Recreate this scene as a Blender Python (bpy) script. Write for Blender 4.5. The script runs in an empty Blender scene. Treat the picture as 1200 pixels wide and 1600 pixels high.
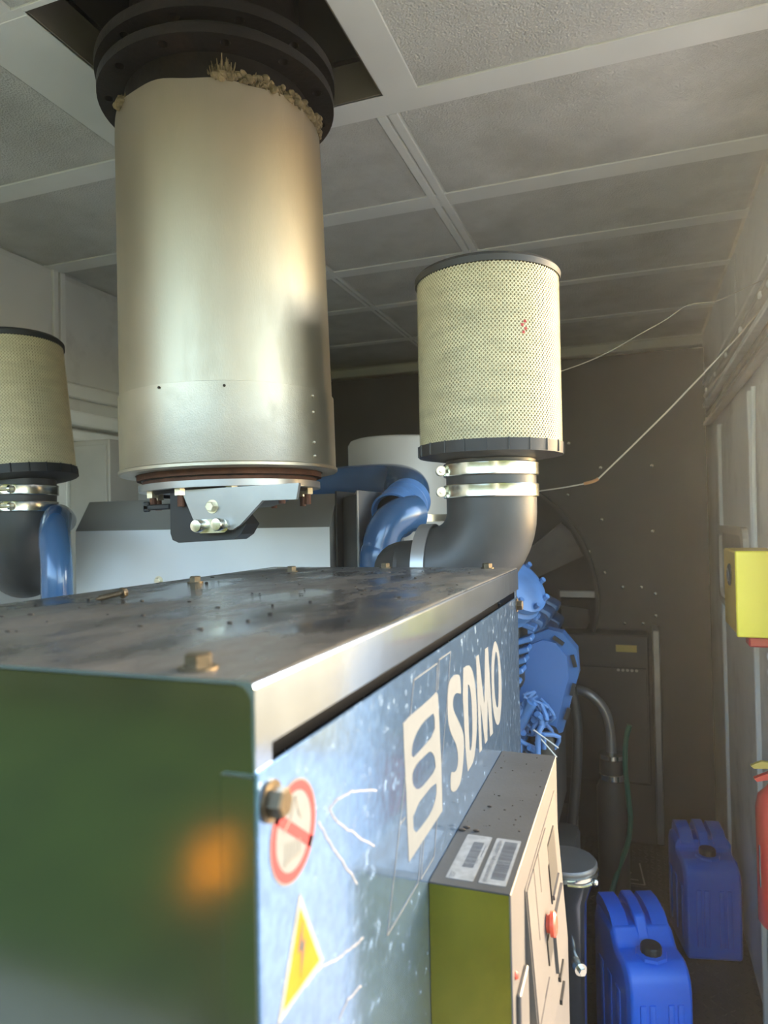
import bpy, bmesh, math, random
from mathutils import Vector, Matrix
from mathutils.geometry import tessellate_polygon
random.seed(7)
SC = bpy.context.scene
R = math.radians
PI = math.pi

# ------------------------------------------------------------ camera
cam_d = bpy.data.cameras.new('camera'); cam = bpy.data.objects.new('camera', cam_d)
SC.collection.objects.link(cam); SC.camera = cam
cam.location = (0, 0, 1.6)
cam.rotation_euler = (Matrix.Rotation(R(19.7), 3, 'Z') @ Matrix.Rotation(R(90.84), 3, 'X') @ Matrix.Rotation(R(-1.1), 3, 'Z')).to_euler()
cam_d.sensor_fit = 'VERTICAL'; cam_d.sensor_height = 36.0
cam_d.lens = 1090 / 1600 * 36.0
cam_d.clip_start = 0.02; cam_d.clip_end = 200
cam_d.dof.use_dof = True; cam_d.dof.focus_distance = 1.15; cam_d.dof.aperture_fstop = cam_d.lens / 3.6

# ------------------------------------------------------------ sky, sun, exposure
SUN_AZ = math.atan2(0.81, 0.59); SUN_EL = R(9)
sun_dir = Vector((math.cos(SUN_AZ) * math.cos(SUN_EL), math.sin(SUN_AZ) * math.cos(SUN_EL), math.sin(SUN_EL)))
wd = bpy.data.worlds.new('sky'); SC.world = wd; wd.use_nodes = True
nt = wd.node_tree; nt.nodes.clear()
sky = nt.nodes.new('ShaderNodeTexSky'); sky.sky_type = 'NISHITA'; sky.sun_disc = False
sky.sun_elevation = R(12); sky.sun_rotation = math.atan2(sun_dir.x, sun_dir.y)
sky.air_density = 1.0; sky.dust_density = 1.6
bg = nt.nodes.new('ShaderNodeBackground'); bg.inputs[1].default_value = 1.15
wo = nt.nodes.new('ShaderNodeOutputWorld')
nt.links.new(sky.outputs[0], bg.inputs[0]); nt.links.new(bg.outputs[0], wo.inputs[0])
sl = bpy.data.lights.new('sun', 'SUN'); sl.energy = 1.6; sl.angle = R(0.6); sl.color = (1.0, 0.82, 0.60)
so = bpy.data.objects.new('sun', sl); SC.collection.objects.link(so)
so.rotation_euler = sun_dir.to_track_quat('Z', 'Y').to_euler()
SC.view_settings.view_transform = 'Standard'; SC.view_settings.look = 'None'
SC.view_settings.gamma = 1.0; SC.view_settings.use_curve_mapping = False
SC.view_settings.exposure = 0.85
SC.cycles.max_bounces = 8; SC.cycles.diffuse_bounces = 5; SC.cycles.glossy_bounces = 4
SC.cycles.sample_clamp_indirect = 6.0; SC.cycles.use_denoising = True

# ------------------------------------------------------------ materials
def mat(name, col, metal=0.0, rough=0.5, var=0.0, vscale=8.0, bump=0.0, bscale=60.0, dust=0.0, dcol=(.2, .18, .15),
        dscale=6.0, stretch=None, spec=0.5, coat=0.0, voro=False, drough=0.85):
    m = bpy.data.materials.new(name); m.use_nodes = True
    t = m.node_tree; n = t.nodes; L = t.links.new
    b = n['Principled BSDF']
    b.inputs['Base Color'].default_value = (*col, 1); b.inputs['Metallic'].default_value = metal
    b.inputs['Roughness'].default_value = rough; b.inputs['Specular IOR Level'].default_value = spec
    b.inputs['Coat Weight'].default_value = coat; b.inputs['Coat Roughness'].default_value = 0.08
    tc = n.new('ShaderNodeTexCoord'); mp = n.new('ShaderNodeMapping'); L(tc.outputs['Object'], mp.inputs['Vector'])
    if stretch: mp.inputs['Scale'].default_value = stretch
    if var > 0:
        ns = n.new('ShaderNodeTexNoise'); ns.inputs['Scale'].default_value = vscale; ns.inputs['Detail'].default_value = 6
        L(mp.outputs[0], ns.inputs['Vector'])
        mr = n.new('ShaderNodeMapRange'); mr.inputs['From Min'].default_value = .3; mr.inputs['From Max'].default_value = .7
        mr.inputs['To Min'].default_value = 1 - var; mr.inputs['To Max'].default_value = 1 + var
        L(ns.outputs['Fac'], mr.inputs['Value'])
        mx = n.new('ShaderNodeMix'); mx.data_type = 'RGBA'; mx.blend_type = 'MULTIPLY'; mx.inputs['Factor'].default_value = 1
        mx.inputs['A'].default_value = (*col, 1); L(mr.outputs[0], mx.inputs['B']); L(mx.outputs['Result'], b.inputs['Base Color'])
        src = mx.outputs['Result']
    else: src = None
    if dust > 0:
        nd = n.new('ShaderNodeTexNoise'); nd.inputs['Scale'].default_value = dscale; nd.inputs['Detail'].default_value = 8
        nd.inputs['Roughness'].default_value = .65; L(mp.outputs[0], nd.inputs['Vector'])
        rr = n.new('ShaderNodeMapRange'); rr.inputs['From Min'].default_value = .62 - dust * .35; rr.inputs['From Max'].default_value = .85 - dust * .35
        L(nd.outputs['Fac'], rr.inputs['Value'])
        mu = n.new('ShaderNodeMath'); mu.operation = 'MULTIPLY'; mu.inputs[1].default_value = min(1, .35 + dust * .6); L(rr.outputs[0], mu.inputs[0])
        m2 = n.new('ShaderNodeMix'); m2.data_type = 'RGBA'; L(mu.outputs[0], m2.inputs['Factor'])
        if src: L(src, m2.inputs['A'])
        else: m2.inputs['A'].default_value = (*col, 1)
        m2.inputs['B'].default_value = (*dcol, 1); L(m2.outputs['Result'], b.inputs['Base Color'])
        m3 = n.new('ShaderNodeMix'); m3.inputs['A'].default_value = metal; m3.inputs['B'].default_value = 0; L(mu.outputs[0], m3.inputs['Factor'])
        L(m3.outputs['Result'], b.inputs['Metallic'])
        m4 = n.new('ShaderNodeMix'); m4.inputs['A'].default_value = rough; m4.inputs['B'].default_value = drough; L(mu.outputs[0], m4.inputs['Factor'])
        L(m4.outputs['Result'], b.inputs['Roughness'])
    if bump > 0:
        nb = n.new('ShaderNodeTexVoronoi' if voro else 'ShaderNodeTexNoise'); nb.inputs['Scale'].default_value = bscale
        if not voro: nb.inputs['Detail'].default_value = 4
        L(mp.outputs[0], nb.inputs['Vector'])
        bp = n.new('ShaderNodeBump'); bp.inputs['Strength'].default_value = bump; bp.inputs['Distance'].default_value = .002
        L(nb.outputs['Distance' if voro else 'Fac'], bp.inputs['Height']); L(bp.outputs[0], b.inputs['Normal'])
    return m

M = {}
M['ceil_panel'] = mat('perforated_panel', (.62, .61, .58), 0, .55, .16, 3.0, 1.0, 210, .45, (.42, .41, .37), 2.5, voro=True)
M['strip'] = mat('white_strip', (.80, .80, .77), 0, .4, .06, 5)
M['wall'] = mat('wall_panel', (.74, .74, .71), 0, .5, .1, 2.0, .3, 200, .3, (.3, .28, .25), 3)
M['dark'] = mat('dark_shroud', (.035, .033, .030), 0, .55, .2, 3)
M['black'] = mat('black', (.012, .012, .012), 0, .5)
M['rubber'] = mat('black_rubber', (.018, .018, .018), 0, .55, .15, 30, .1, 80)
M['elbow'] = mat('hose_rubber', (.045, .044, .042), 0, .42, .2, 6, .1, 60, .3, (.12, .11, .10), 7)
M['iron'] = mat('flange_iron', (.013, .010, .009), .3, .5, .3, 12, .4, 90, .2, (.08, .04, .02), 9)
M['rust'] = mat('rusty_steel', (.11, .045, .025), .3, .7, .4, 25, .4, 120)
M['alu'] = mat('aluminium_cladding', (.47, .415, .32), 1, .47, .12, 5, .12, 420, .18, (.30, .27, .2), 5, (1, 1, .25))
M['alu2'] = mat('aluminium_sleeve', (.49, .435, .34), 1, .47, .10, 9, .15, 420, .15, (.30, .27, .2), 5)
M['shield'] = mat('shield_sheet', (.74, .75, .76), .2, .45, .06, 6, .1, 60)
M['shield_shade'] = mat('shield_sheet_shaded', (.24, .23, .21), .3, .55, .08, 6)  # darker copy of the sheet, painting shade on the slope and end
M['plate'] = mat('grey_plate', (.36, .35, .34), .7, .35, .12, 9)
M['zinc'] = mat('zinc_band', (.72, .70, .60), 1, .22, .08, 14, .1, 30)
M['bolt'] = mat('zinc_bolt', (.75, .68, .52), .9, .3, .15, 40)
M['brass'] = mat('yellow_zinc_bolt', (.10, .075, .045), .7, .42, .3, 60, .3, 200)
M['cream'] = mat('filter_paper', (.42, .36, .21), 0, .85, .12, 30, 0, 1, .25, (.42, .36, .22), 4, (1, 1, 4))  # darker than the mesh: shade in its holes put into the colour
M['mesh'] = mat('filter_mesh', (.60, .52, .32), .15, .5, .18, 20, 0, 1, .3, (.45, .40, .27), 5, (1, 1, 3))
M['blue'] = mat('engine_blue', (.035, .11, .27), 0, .35, .12, 6, .08, 40)
M['blue_bright'] = mat('engine_blue_bright', (.075, .18, .40), 0, .4, .25, 14, .3, 50)  # brighter blue for turbo, fins, fuel lines and valve covers
M['pipe'] = mat('pipe_blue', (.035, .10, .22), .1, .25, .15, 7, coat=.5)
M['canister'] = mat('canister_grey', (.50, .47, .42), .15, .5, .12, 5)
M['cab'] = mat('cabinet_side_metal', (.19, .325, .56), .85, .13, .16, 160, .06, 60, .16, (.22, .27, .36), 90)
M['cab_front'] = mat('cabinet_front_reflect_tint', (.17, .19, .15), .95, .13, .06, 3, .05, 18)  # dark green tint in the metal stands in for the reflected lawn
M['cab_top'] = mat('cabinet_top_metal', (.13, .13, .13), .8, .14, .25, 8, .03, 20, .58, (.085, .070, .050), 7, (1, .45, 1))
M['lip'] = mat('cabinet_lip_metal', (.28, .36, .50), .9, .14, .1, 25, .05, 30)
M['ctrl'] = mat('control_box_steel', (.115, .108, .105), .5, .5, .08, 12, .12, 420, .1, (.2, .2, .19), 40)
M['ctrl_top'] = mat('control_box_top_shaded', (.045, .045, .043), 0, .7, .15, 12, .1, 300, .35, (.05, .048, .045), 14, spec=.15)  # box steel darkened: shade of the unlit top put into its colour
M['ctrl_end_reflect'] = mat('control_box_end_reflection', (.30, .25, .04), .95, .26, .25, 9, .1, 60)  # olive-yellow tint paints the grass reflected in the box end
M['decal'] = mat('light_decal', (.10, .115, .13), 0, .8, .05, 60, spec=.15)
M['sticker'] = mat('sticker_white', (.19, .195, .19), 0, .8, .18, 120, spec=.15)
M['ink'] = mat('ink', (.035, .035, .04), 0, .5)
M['ink_soft'] = mat('ink_faded', (.11, .11, .11), 0, .7)
M['red_sign'] = mat('sign_red', (.25, .035, .04), 0, .8, .08, 30, spec=.15)
M['cream_sign'] = mat('sign_cream', (.125, .14, .15), 0, .8, .05, 60, spec=.15)
M['amber'] = mat('sign_amber', (.32, .13, .01), 0, .8, .1, 60, spec=.15)
M['red'] = mat('red_paint', (.55, .03, .025), 0, .35)
M['red_lamp'] = mat('red_lens', (.75, .10, .05), 0, .25)
M['yellow'] = mat('yellow_enamel', (.92, .76, .06), 0, .4)
M['yellow_side'] = mat('yellow_side', (.70, .45, .05), 0, .4)
M['jerry'] = mat('jerrycan_blue', (.001, .12, .66), 0, .36, .08, 5, .1, 40)
M['floor'] = mat('tread_floor', (.030, .029, .028), .3, .45, .3, 6, .1, 40)
M['green_hose'] = mat('green_hose', (.02, .12, .07), 0, .4)
M['grey'] = mat('grey_metal', (.30, .29, .28), .6, .38, .1, 10)
M['wire'] = mat('wire', (.55, .50, .42), .5, .4)
M['copper'] = mat('copper_splice', (.50, .26, .12), .8, .4)
M['wool'] = mat('mineral_wool', (.19, .145, .08), 0, .95, .4, 60, .8, 90)
M['skid'] = mat('skid_paint', (.02, .03, .045), .1, .5, .2, 4)
M['label_y'] = mat('faded_yellow', (.45, .33, .06), 0, .5)
M['grass'] = mat('grass', (.085, .12, .012), 0, .9, .4, 2.0, .5, 30)
M['hedge'] = mat('hedge_leaf', (.04, .055, .018), 0, .8, .4, 3)
M['gravel'] = mat('pale_gravel', (.40, .34, .30), 0, .9, .15, 4, .4, 60)
M['ochre'] = mat('sun_tint_ochre', (.40, .21, .045), 0, .9, .2, .6)
M['orange'] = mat('orange_reflection', (1, .36, .02), 0, .5)
M['pale_grey'] = mat('pale_grey', (.22, .22, .24), 0, .8)
M['dirt'] = mat('dirt', (.03, .022, .016), 0, .95)

# ------------------------------------------------------------ mesh helpers
class MB:
    def __init__(s): s.bm = bmesh.new()
    def box(s, x0, x1, y0, y1, z0, z1, bev=0, seg=2):
        b = bmesh.new(); bmesh.ops.create_cube(b, size=1)
        for v in b.verts: v.co = Vector(((x0 + x1) / 2 + v.co.x * (x1 - x0), (y0 + y1) / 2 + v.co.y * (y1 - y0), (z0 + z1) / 2 + v.co.z * (z1 - z0)))
        if bev: bmesh.ops.bevel(b, geom=b.edges[:], offset=bev, segments=seg, profile=.5, affect='EDGES')
        return s._join(b)
    def _join(s, b, mx=None):
        if mx is not None: b.transform(mx)
        me = bpy.data.meshes.new('t'); b.to_mesh(me); b.free(); s.bm.from_mesh(me); bpy.data.meshes.remove(me); return s
    def lathe(s, prof, o=(0, 0, 0), d=(0, 0, 1), n=32, closed=False):
        """profile of (radius, height) along direction d from o"""
        q = Vector(d).normalized().to_track_quat('Z', 'Y'); o = Vector(o); b = s.bm; rings = []
        for r, h in prof:
            if r < 1e-6: rings.append([b.verts.new(o + q @ Vector((0, 0, h)))])
            else: rings.append([b.verts.new(o + q @ Vector((r * math.cos(2 * PI * k / n), r * math.sin(2 * PI * k / n), h))) for k in range(n)])
        prs = list(zip(rings, rings[1:]))
        if closed: prs.append((rings[-1], rings[0]))
        for a, c in prs:
            for k in range(n):
                k2 = (k + 1) % n
                if len(a) == 1 and len(c) == 1: continue
                if len(a) == 1: b.faces.new((a[0], c[k], c[k2]))
                elif len(c) == 1: b.faces.new((a[k], a[k2], c[0]))
                else: b.faces.new((a[k], a[k2], c[k2], c[k]))
        return s
    def cyl(s, p0, p1, r, r1=None, n=16):
        p0 = Vector(p0); p1 = Vector(p1); h = (p1 - p0).length; r1 = r if r1 is None else r1
        return s.lathe([(0, 0), (r, 0), (r1, h), (0, h)], p0, p1 - p0, n)
    def hexnut(s, p0, p1, r): return s.cyl(p0, p1, r, n=6)
    def tube(s, pts, r, n=12, sub=6, caps=True, rf=None):
        pts = [Vector(p) for p in pts]
        if sub > 1 and len(pts) > 2:
            out = []; P = [pts[0]] + pts + [pts[-1]]
            for i in range(1, len(P) - 2):
                for k in range(sub):
                    t = k / sub; a, b_, c, d = P[i - 1], P[i], P[i + 1], P[i + 2]
                    out.append(.5 * ((2 * b_) + (c - a) * t + (2 * a - 5 * b_ + 4 * c - d) * t * t + (3 * b_ - a - 3 * c + d) * t ** 3))
            pts = out + [pts[-1]]
        b = s.bm; rings = []; up = None
        for i, p in enumerate(pts):
            t = (pts[min(i + 1, len(pts) - 1)] - pts[max(i - 1, 0)]).normalized()
            if up is None: up = t.orthogonal().normalized()
            up = (up - up.dot(t) * t).normalized(); sd = t.cross(up)
            rr = rf(i / (len(pts) - 1)) if rf else r
            rings.append([b.verts.new(p + rr * (math.cos(2 * PI * k / n) * up + math.sin(2 * PI * k / n) * sd)) for k in range(n)])
        for a, c in zip(rings, rings[1:]):
            for k in range(n): b.faces.new((a[k], a[(k + 1) % n], c[(k + 1) % n], c[k]))
        if caps: b.faces.new(rings[0][::-1]); b.faces.new(rings[-1])
        return s
    def prism(s, poly, axis, a, c, holes=()):
        """2-D polygon (with holes) in the plane across `axis`, extruded from a to c"""
        def to3(p, w): return {'X': Vector((w, p[0], p[1])), 'Y': Vector((p[0], w, p[1])), 'Z': Vector((p[0], p[1], w))}[axis]
        loops = [list(poly)] + [list(h) for h in holes]
        tri = tessellate_polygon([[Vector((p[0], p[1], 0)) for p in l] for l in loops])
        flat = [p for l in loops for p in l]; b = s.bm
        va = [b.verts.new(to3(p, a)) for p in flat]
        for f in tri:
            try: b.faces.new([va[i] for i in f])
            except ValueError: pass
        if c is not None and c != a:
            vc = [b.verts.new(to3(p, c)) for p in flat]
            for f in tri:
                try: b.faces.new([vc[i] for i in f][::-1])
                except ValueError: pass
            o = 0
            for l in loops:
                for i in range(len(l)):
                    j = (i + 1) % len(l); b.faces.new((va[o + i], va[o + j], vc[o + j], vc[o + i]))
                o += len(l)
        return s
    def ribbon(s, pts, w, axis, at, th=.0002):
        for p, q in zip(pts, pts[1:]):
            d = Vector((q[0] - p[0], q[1] - p[1])); 
            if d.length < 1e-7: continue
            nn = Vector((-d.y, d.x)).normalized() * w / 2; e = d.normalized() * w * .4
            s.prism([(p[0] - e.x + nn.x, p[1] - e.y + nn.y), (p[0] - e.x - nn.x, p[1] - e.y - nn.y), (q[0] + e.x - nn.x, q[1] + e.y - nn.y), (q[0] + e.x + nn.x, q[1] + e.y + nn.y)], axis, at, at + th)
        return s
    def sphere(s, c, r, sx=1, sy=1, sz=1, n=12):
        b = bmesh.new(); bmesh.ops.create_uvsphere(b, u_segments=n, v_segments=max(6, n // 2), radius=r)
        return s._join(b, Matrix.Translation(c) @ Matrix.Diagonal((sx, sy, sz, 1)))
    def rot(s, ang, axis, about):
        s.bm.transform(Matrix.Translation(about) @ Matrix.Rotation(ang, 4, axis) @ Matrix.Translation(-Vector(about))); return s

def root_loc(o):
    l = Vector((0, 0, 0))
    while o: l += o.location; o = o.parent
    return l
def obj(name, mb, m, parent=None, label=None, smooth=35, kind=None, base=None):
    me = bpy.data.meshes.new(name); bm = mb.bm
    bmesh.ops.recalc_face_normals(bm, faces=bm.faces[:])
    off = root_loc(parent) if parent else Vector(base or (0, 0, 0))
    if not parent and base is None and bm.verts:
        xs = [v.co for v in bm.verts]
        off = Vector(((min(v.x for v in xs) + max(v.x for v in xs)) / 2, (min(v.y for v in xs) + max(v.y for v in xs)) / 2, min(v.z for v in xs)))
    bm.transform(Matrix.Translation(-off)); bm.to_mesh(me); bm.free()
    if smooth:
        me.polygons.foreach_set('use_smooth', [True] * len(me.polygons)); me.set_sharp_from_angle(angle=R(smooth))
    me.materials.append(M[m] if isinstance(m, str) else m)
    o = bpy.data.objects.new(name, me); SC.collection.objects.link(o)
    if parent: o.parent = parent
    else: o.location = off
    if label: o['label'] = label
    if kind: o['kind'] = kind
    return o
def thing(name, label, cat, loc=(0, 0, 0), group=None):
    o = bpy.data.objects.new(name, None); SC.collection.objects.link(o); o.location = loc; o.empty_display_size = .05
    return tag(o, label, cat, group)
def tag(o, label, cat, group=None):
    o['label'] = label; o['category'] = cat
    if group: o['group'] = group
    return o
def struct(name, mb, m, parent=None, smooth=0):
    o = obj(name, mb, m, parent, smooth=smooth)
    if not parent: o['kind'] = 'structure'
    return o
def sempty(name, loc=(0, 0, 0)):
    o = bpy.data.objects.new(name, None); SC.collection.objects.link(o); o.location = loc; o['kind'] = 'structure'; return o
def circle(cx, cy, r, n=24, a0=0): return [(cx + r * math.cos(a0 + 2 * PI * k / n), cy + r * math.sin(a0 + 2 * PI * k / n)) for k in range(n)]
def ngon_bolt(parent, p, d, r=.009, h=.008, m='brass', name='bolt', washer=True):
    p = Vector(p); d = Vector(d).normalized(); b = MB()
    if washer: b.cyl(p, p + d * .0015, r * 1.35, n=18)
    b.lathe([(0, .0015), (r, .0015), (r, h * .9), (r * .85, h), (0, h)], p, d, 6)
    return obj(name, b, m, parent, smooth=25)
def text_mb(txt, size, fn):
    cu = bpy.data.curves.new('t', 'FONT'); cu.body = txt; cu.size = size
    o = bpy.data.objects.new('t', cu); SC.collection.objects.link(o)
    dg = bpy.context.evaluated_depsgraph_get(); me = bpy.data.meshes.new_from_object(o.evaluated_get(dg))
    b = MB(); b.bm.from_mesh(me); bpy.data.meshes.remove(me); bpy.data.objects.remove(o)
    for v in b.bm.verts: v.co = Vector(fn(v.co.x, v.co.y))
    return b

# ============================================================ SETTING
XL, XR, YB, YF, ZC = -1.99, .36, 4.28, -.45, 2.55
DOOR = 1.86                                     # the side opening on the right ends here
fl = MB(); fl.box(XL - .1, XR + .1, YF, YB + .1, -.08, 0); floor = struct('floor', fl, 'floor')
tp = MB(); k = 0                                # raised lozenges of the tread plate, where the floor shows
for iy in range(86):
    for ix in range(26):
        x = -.34 + ix * .0275; y = 1.55 + iy * .0275
        a = R(45) if (ix + iy) % 2 else R(-45)
        dx, dy = math.cos(a), math.sin(a)
        P = [(x + dx * .013, y + dy * .013), (x - dy * .0035, y + dx * .0035), (x - dx * .013, y - dy * .013), (x + dy * .0035, y - dx * .0035)]
        lo = [tp.bm.verts.new((p[0], p[1], 0.0003)) for p in P]
        hi = [tp.bm.verts.new((x + (p[0] - x) * .6, y + (p[1] - y) * .6, .002)) for p in P]
        tp.bm.faces.new(hi)
        for i in range(4): tp.bm.faces.new((lo[i], lo[(i + 1) % 4], hi[(i + 1) % 4], hi[i]))
obj('floor_tread', tp, 'floor', floor, kind='stuff', smooth=0)

HX0, HX1, HY0, HY1 = -1.03, -.503, .975, 1.452   # opening for the exhaust
c = MB()
c.box(XL - .1, XR + .1, YF, HY0, ZC + .004, ZC + .1); c.box(XL - .1, XR + .1, HY1, YB + .1, ZC + .004, ZC + .1)
c.box(XL - .1, HX0, HY0, HY1, ZC + .004, ZC + .1); c.box(HX1, XR + .1, HY0, HY1, ZC + .004, ZC + .1)
ceil = struct('ceiling', c, 'wall')
rows = [(-.45, .02), (.06, .49), (.53, .963), (1.007, 1.452), (1.526, 1.955), (2.03, 2.41), (2.475, 2.86), (2.91, 3.42), (3.47, 3.96)]
cols = [(XL + .01, -1.20), (-1.045, -.55), (-.49, XR - .01)]
for (y0, y1) in rows:
    for (x0, x1) in cols:
        if y0 == 1.007:
            if x0 == -1.045: continue
            if x0 == -.49: x0 = -.4235
        elif x0 < -1.5 and y0 > 1.6: x1 = -1.09
        obj('ceiling_panel', MB().box(x0, x1, y0, y1, ZC, ZC + .006, .0015, 1), 'ceil_panel', ceil, smooth=0)
for (y0, y1) in [(.02, .06), (.49, .53), (.963, 1.007), (1.452, 1.526), (1.955, 2.03), (2.41, 2.475), (2.86, 2.91), (3.42, 3.47), (3.96, 4.02)]:
    if y0 == .963:
        for xa, xb in ((XL, HX0), (HX0, XR)): obj('ceiling_strip', MB().box(xa, xb, y0, .975 if xa == HX0 else y1, ZC - .003, ZC + .004, .001, 1), 'strip', ceil, smooth=0)
    else: obj('ceiling_strip', MB().box(XL, XR, y0, y1, ZC - .003, ZC + .004, .001, 1), 'strip', ceil, smooth=0)
for (x0, x1, y0, y1) in [(-.546, -.524, 1.526, 3.96), (-.518, -.496, 1.526, 3.96), (-1.085, -1.07, 1.526, 3.96), (-1.062, -1.047, 1.526, 3.96),
                         (HX1, -.4235, .98, 1.452), (-.53, -.47, -.45, .963), (-1.195, HX0, .98, 1.452), (-1.195, -1.05, -.45, .963)]:
    obj('ceiling_strip', MB().box(x0, x1, y0, y1, ZC - .004, ZC + .004, .001, 1), 'strip', ceil, smooth=0)
sh = MB()
for (x0, x1, y0, y1) in [(HX0 - .01, HX0, HY0, HY1), (HX1, HX1 + .01, HY0, HY1), (HX0, HX1, HY0 - .01, HY0), (HX0, HX1, HY1, HY1 + .01)]:
    sh.box(x0, x1, y0, y1, ZC - .002, ZC + .42)
sh.box(HX0, HX1, HY0, HY1, ZC + .40, ZC + .42)
struct('trim_shaft', sh, mat('shaft_metal', (.10, .095, .085), .2, .6, .2, 6))

f2 = MB()
for (x0, x1, y0, y1) in [(HX0, HX0 + .004, HY0, HY1), (HX1 - .004, HX1, HY0, HY1), (HX0, HX1, HY1 - .004, HY1)]: f2.box(x0, x1, y0, y1, ZC, ZC + .085)
struct('trim_shaft_lit', f2, mat('shaft_metal_lit', (.26, .23, .19), .1, .5, .1, 6))  # paler lining: light on the lower shaft wall put into its colour
# right wall (beyond the open side door), left wall, end wall
w = MB(); w.box(XR, XR + .08, DOOR, YB, 0, ZC); w.box(XR, XR + .08, YF, DOOR, 2.36, ZC); w.box(XR, XR + .08, YF, -.15, 0, 2.36)
wr = struct('wall_right', w, 'wall')
for (y0, y1, z0, z1) in [(1.90, 2.42, .05, 1.98), (2.47, 3.25, .05, 1.98), (3.30, 3.98, .05, 1.98), (1.90, 2.70, 2.26, 2.53), (2.74, 3.96, 2.26, 2.53)]:
    obj('wall_panel', MB().box(XR - .006, XR, y0, y1, z0, z1, .002, 1), 'wall', wr, smooth=0)
for y in (2.445, 3.275): obj('wall_strip', MB().box(XR - .018, XR, y - .012, y + .012, .02, 1.99, .003, 1), 'strip', wr, smooth=0)
obj('door_jamb', MB().box(XR - .02, XR + .08, DOOR - .03, DOOR, 0, 2.36, .004, 1), 'strip', wr, smooth=0)
struct('trim_1', MB().box(XR - .05, XR, 4.02, 4.10, 0, ZC - .01, .004, 1), 'strip')
struct('trim_2', MB().box(XL, XR, 3.97, 4.03, ZC - .055, ZC - .004, .004, 1).box(XL, XR, 4.10, 4.15, ZC - .13, ZC - .07, .004, 1), 'strip')
w = MB(); w.box(XL - .08, XL, YF, YB, 0, ZC); wl = struct('wall_left', w, 'wall')
for (y0, y1) in [(-.4, .45), (.52, 1.22), (1.29, 1.985), (2.045, 2.75), (2.80, 3.5), (3.55, 4.2)]:
    obj('wall_panel', MB().box(XL, XL + .006, y0, y1, 2.15, 2.53, .002, 1), 'wall', wl, smooth=0)
    obj('wall_panel', MB().box(XL, XL + .006, y0, y1, .1, 1.88, .002, 1), 'wall', wl, smooth=0)
for y in (.485, 1.255, 2.015, 2.775, 3.525):
    for d in (-.017, .017): obj('wall_strip', MB().box(XL, XL + .014, y + d - .012, y + d + .012, 2.13, 2.55, .002, 1), 'strip', wl, smooth=0)
struct('trim_3', MB().box(XL, XL + .03, YF, YB, 2.09, 2.14, .005, 1), 'strip')
struct('trim_4', MB().box(XL, XL + .06, YF, YB, 1.98, 2.035, .01, 2).box(XL, XL + .05, YF, YB, 1.925, 1.965, .008, 2), 'strip')
struct('wall_back', MB().box(XL - .1, XR + .1, YB, YB + .1, 0, ZC), 'dark')
w = MB(); w.box(XL - .08, XR + .08, YF - .05, YF, 2.42, ZC + .1); w.box(XL - .08, XL + .03, YF - .05, YF, 0, 2.42); w.box(XR - .03, XR + .08, YF - .05, YF, 0, 2.42)
struct('wall_front', w, 'wall')

# outside ground, with lawn, hedge, field and post added unseen for reflections in metal
g = MB(); g.box(-30, 30, -30, 40, -.5, -.32); struct('ground', g, 'gravel')
g = MB(); g.box(-20, 14, -25, -1.7, -.318, -.26); gr = obj('lawn', g, 'grass', kind='structure', smooth=0)
h = MB()
rnd = random.Random(3)
for i in range(90):
    x = -9 + i * .2 + rnd.uniform(-.1, .1)
    for zz in (0.1, .8, 1.5, 2.1): h.sphere((x, -5.8 + rnd.uniform(-.35, .35), zz + rnd.uniform(-.15, .15)), rnd.uniform(.4, .62), n=8)
tag(obj('hedge', h, 'hedge', smooth=0, base=(0, -5.8, -.3)), 'dense green hedge added out of view beyond the open end, for green reflections', 'hedge')
bpy.data.objects['hedge']['kind'] = 'stuff'
h = MB(); h.box(.7, 28, 5.3, 38, -.318, -.30); obj('sun_tint_field', h, 'ochre', kind='structure', smooth=0)  # added ground; ochre stands in for low sunlight mirrored in the cabinet side
b = thing('reflection_post', 'short post with an orange band, added out of view for an orange spot in the reflections', 'post', (-1.47, -1.58, -.319))
obj('post', MB().lathe([(0, 0), (.10, 0), (.10, .03), (.055, .05), (.055, .84), (.04, .86), (0, .86)], (-1.47, -1.58, -.319), n=28), 'hedge', b)
obj('band', MB().lathe([(.055, .62), (.075, .63), (.075, .80), (.055, .81)], (-1.47, -1.58, -.319), n=28), 'orange', b)  # added unseen, to mirror as an orange spot in the front panel

# ============================================================ GENERATOR CABINET
CX0, CX1, CY0, CY1, CZ = -.610, -.175, .2962, 1.1056, 1.5243
cab = thing('generator_cabinet', 'polished metal terminal cabinet with lettered blue side and dusty bolted lid', 'cabinet', (-.39, .70, .55))
t = .0022
# body: right side sheet, front sheet, left, back
obj('side_panel', MB().box(CX1 - t, CX1, CY0 + .003, CY1 - .002, .55, 1.4795, .0007, 1), 'cab', cab, smooth=30)
b = MB(); b.box(CX0, CX0 + t, CY0 + .01, CY1, .55, CZ - .006); b.box(CX0, CX1 - .003, CY1 - t, CY1, .55, CZ - .006); b.box(CX0, CX1 - .003, CY0 + .05, CY1, .55, .553)
obj('rear_panel', b, 'cab', cab, smooth=0)
obj('front_panel', MB().box(CX0 + .002, CX1 - .0018, CY0 + .006, CY0 + .008, .55, CZ - .004), 'cab_front', cab, smooth=0)
obj('front_flange', MB().box(CX1 - .022, CX1 - .0023, CY0 + .0035, CY0 + .0058, .55, 1.4765, .0007, 1), 'cab_front', cab, smooth=30)
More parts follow.
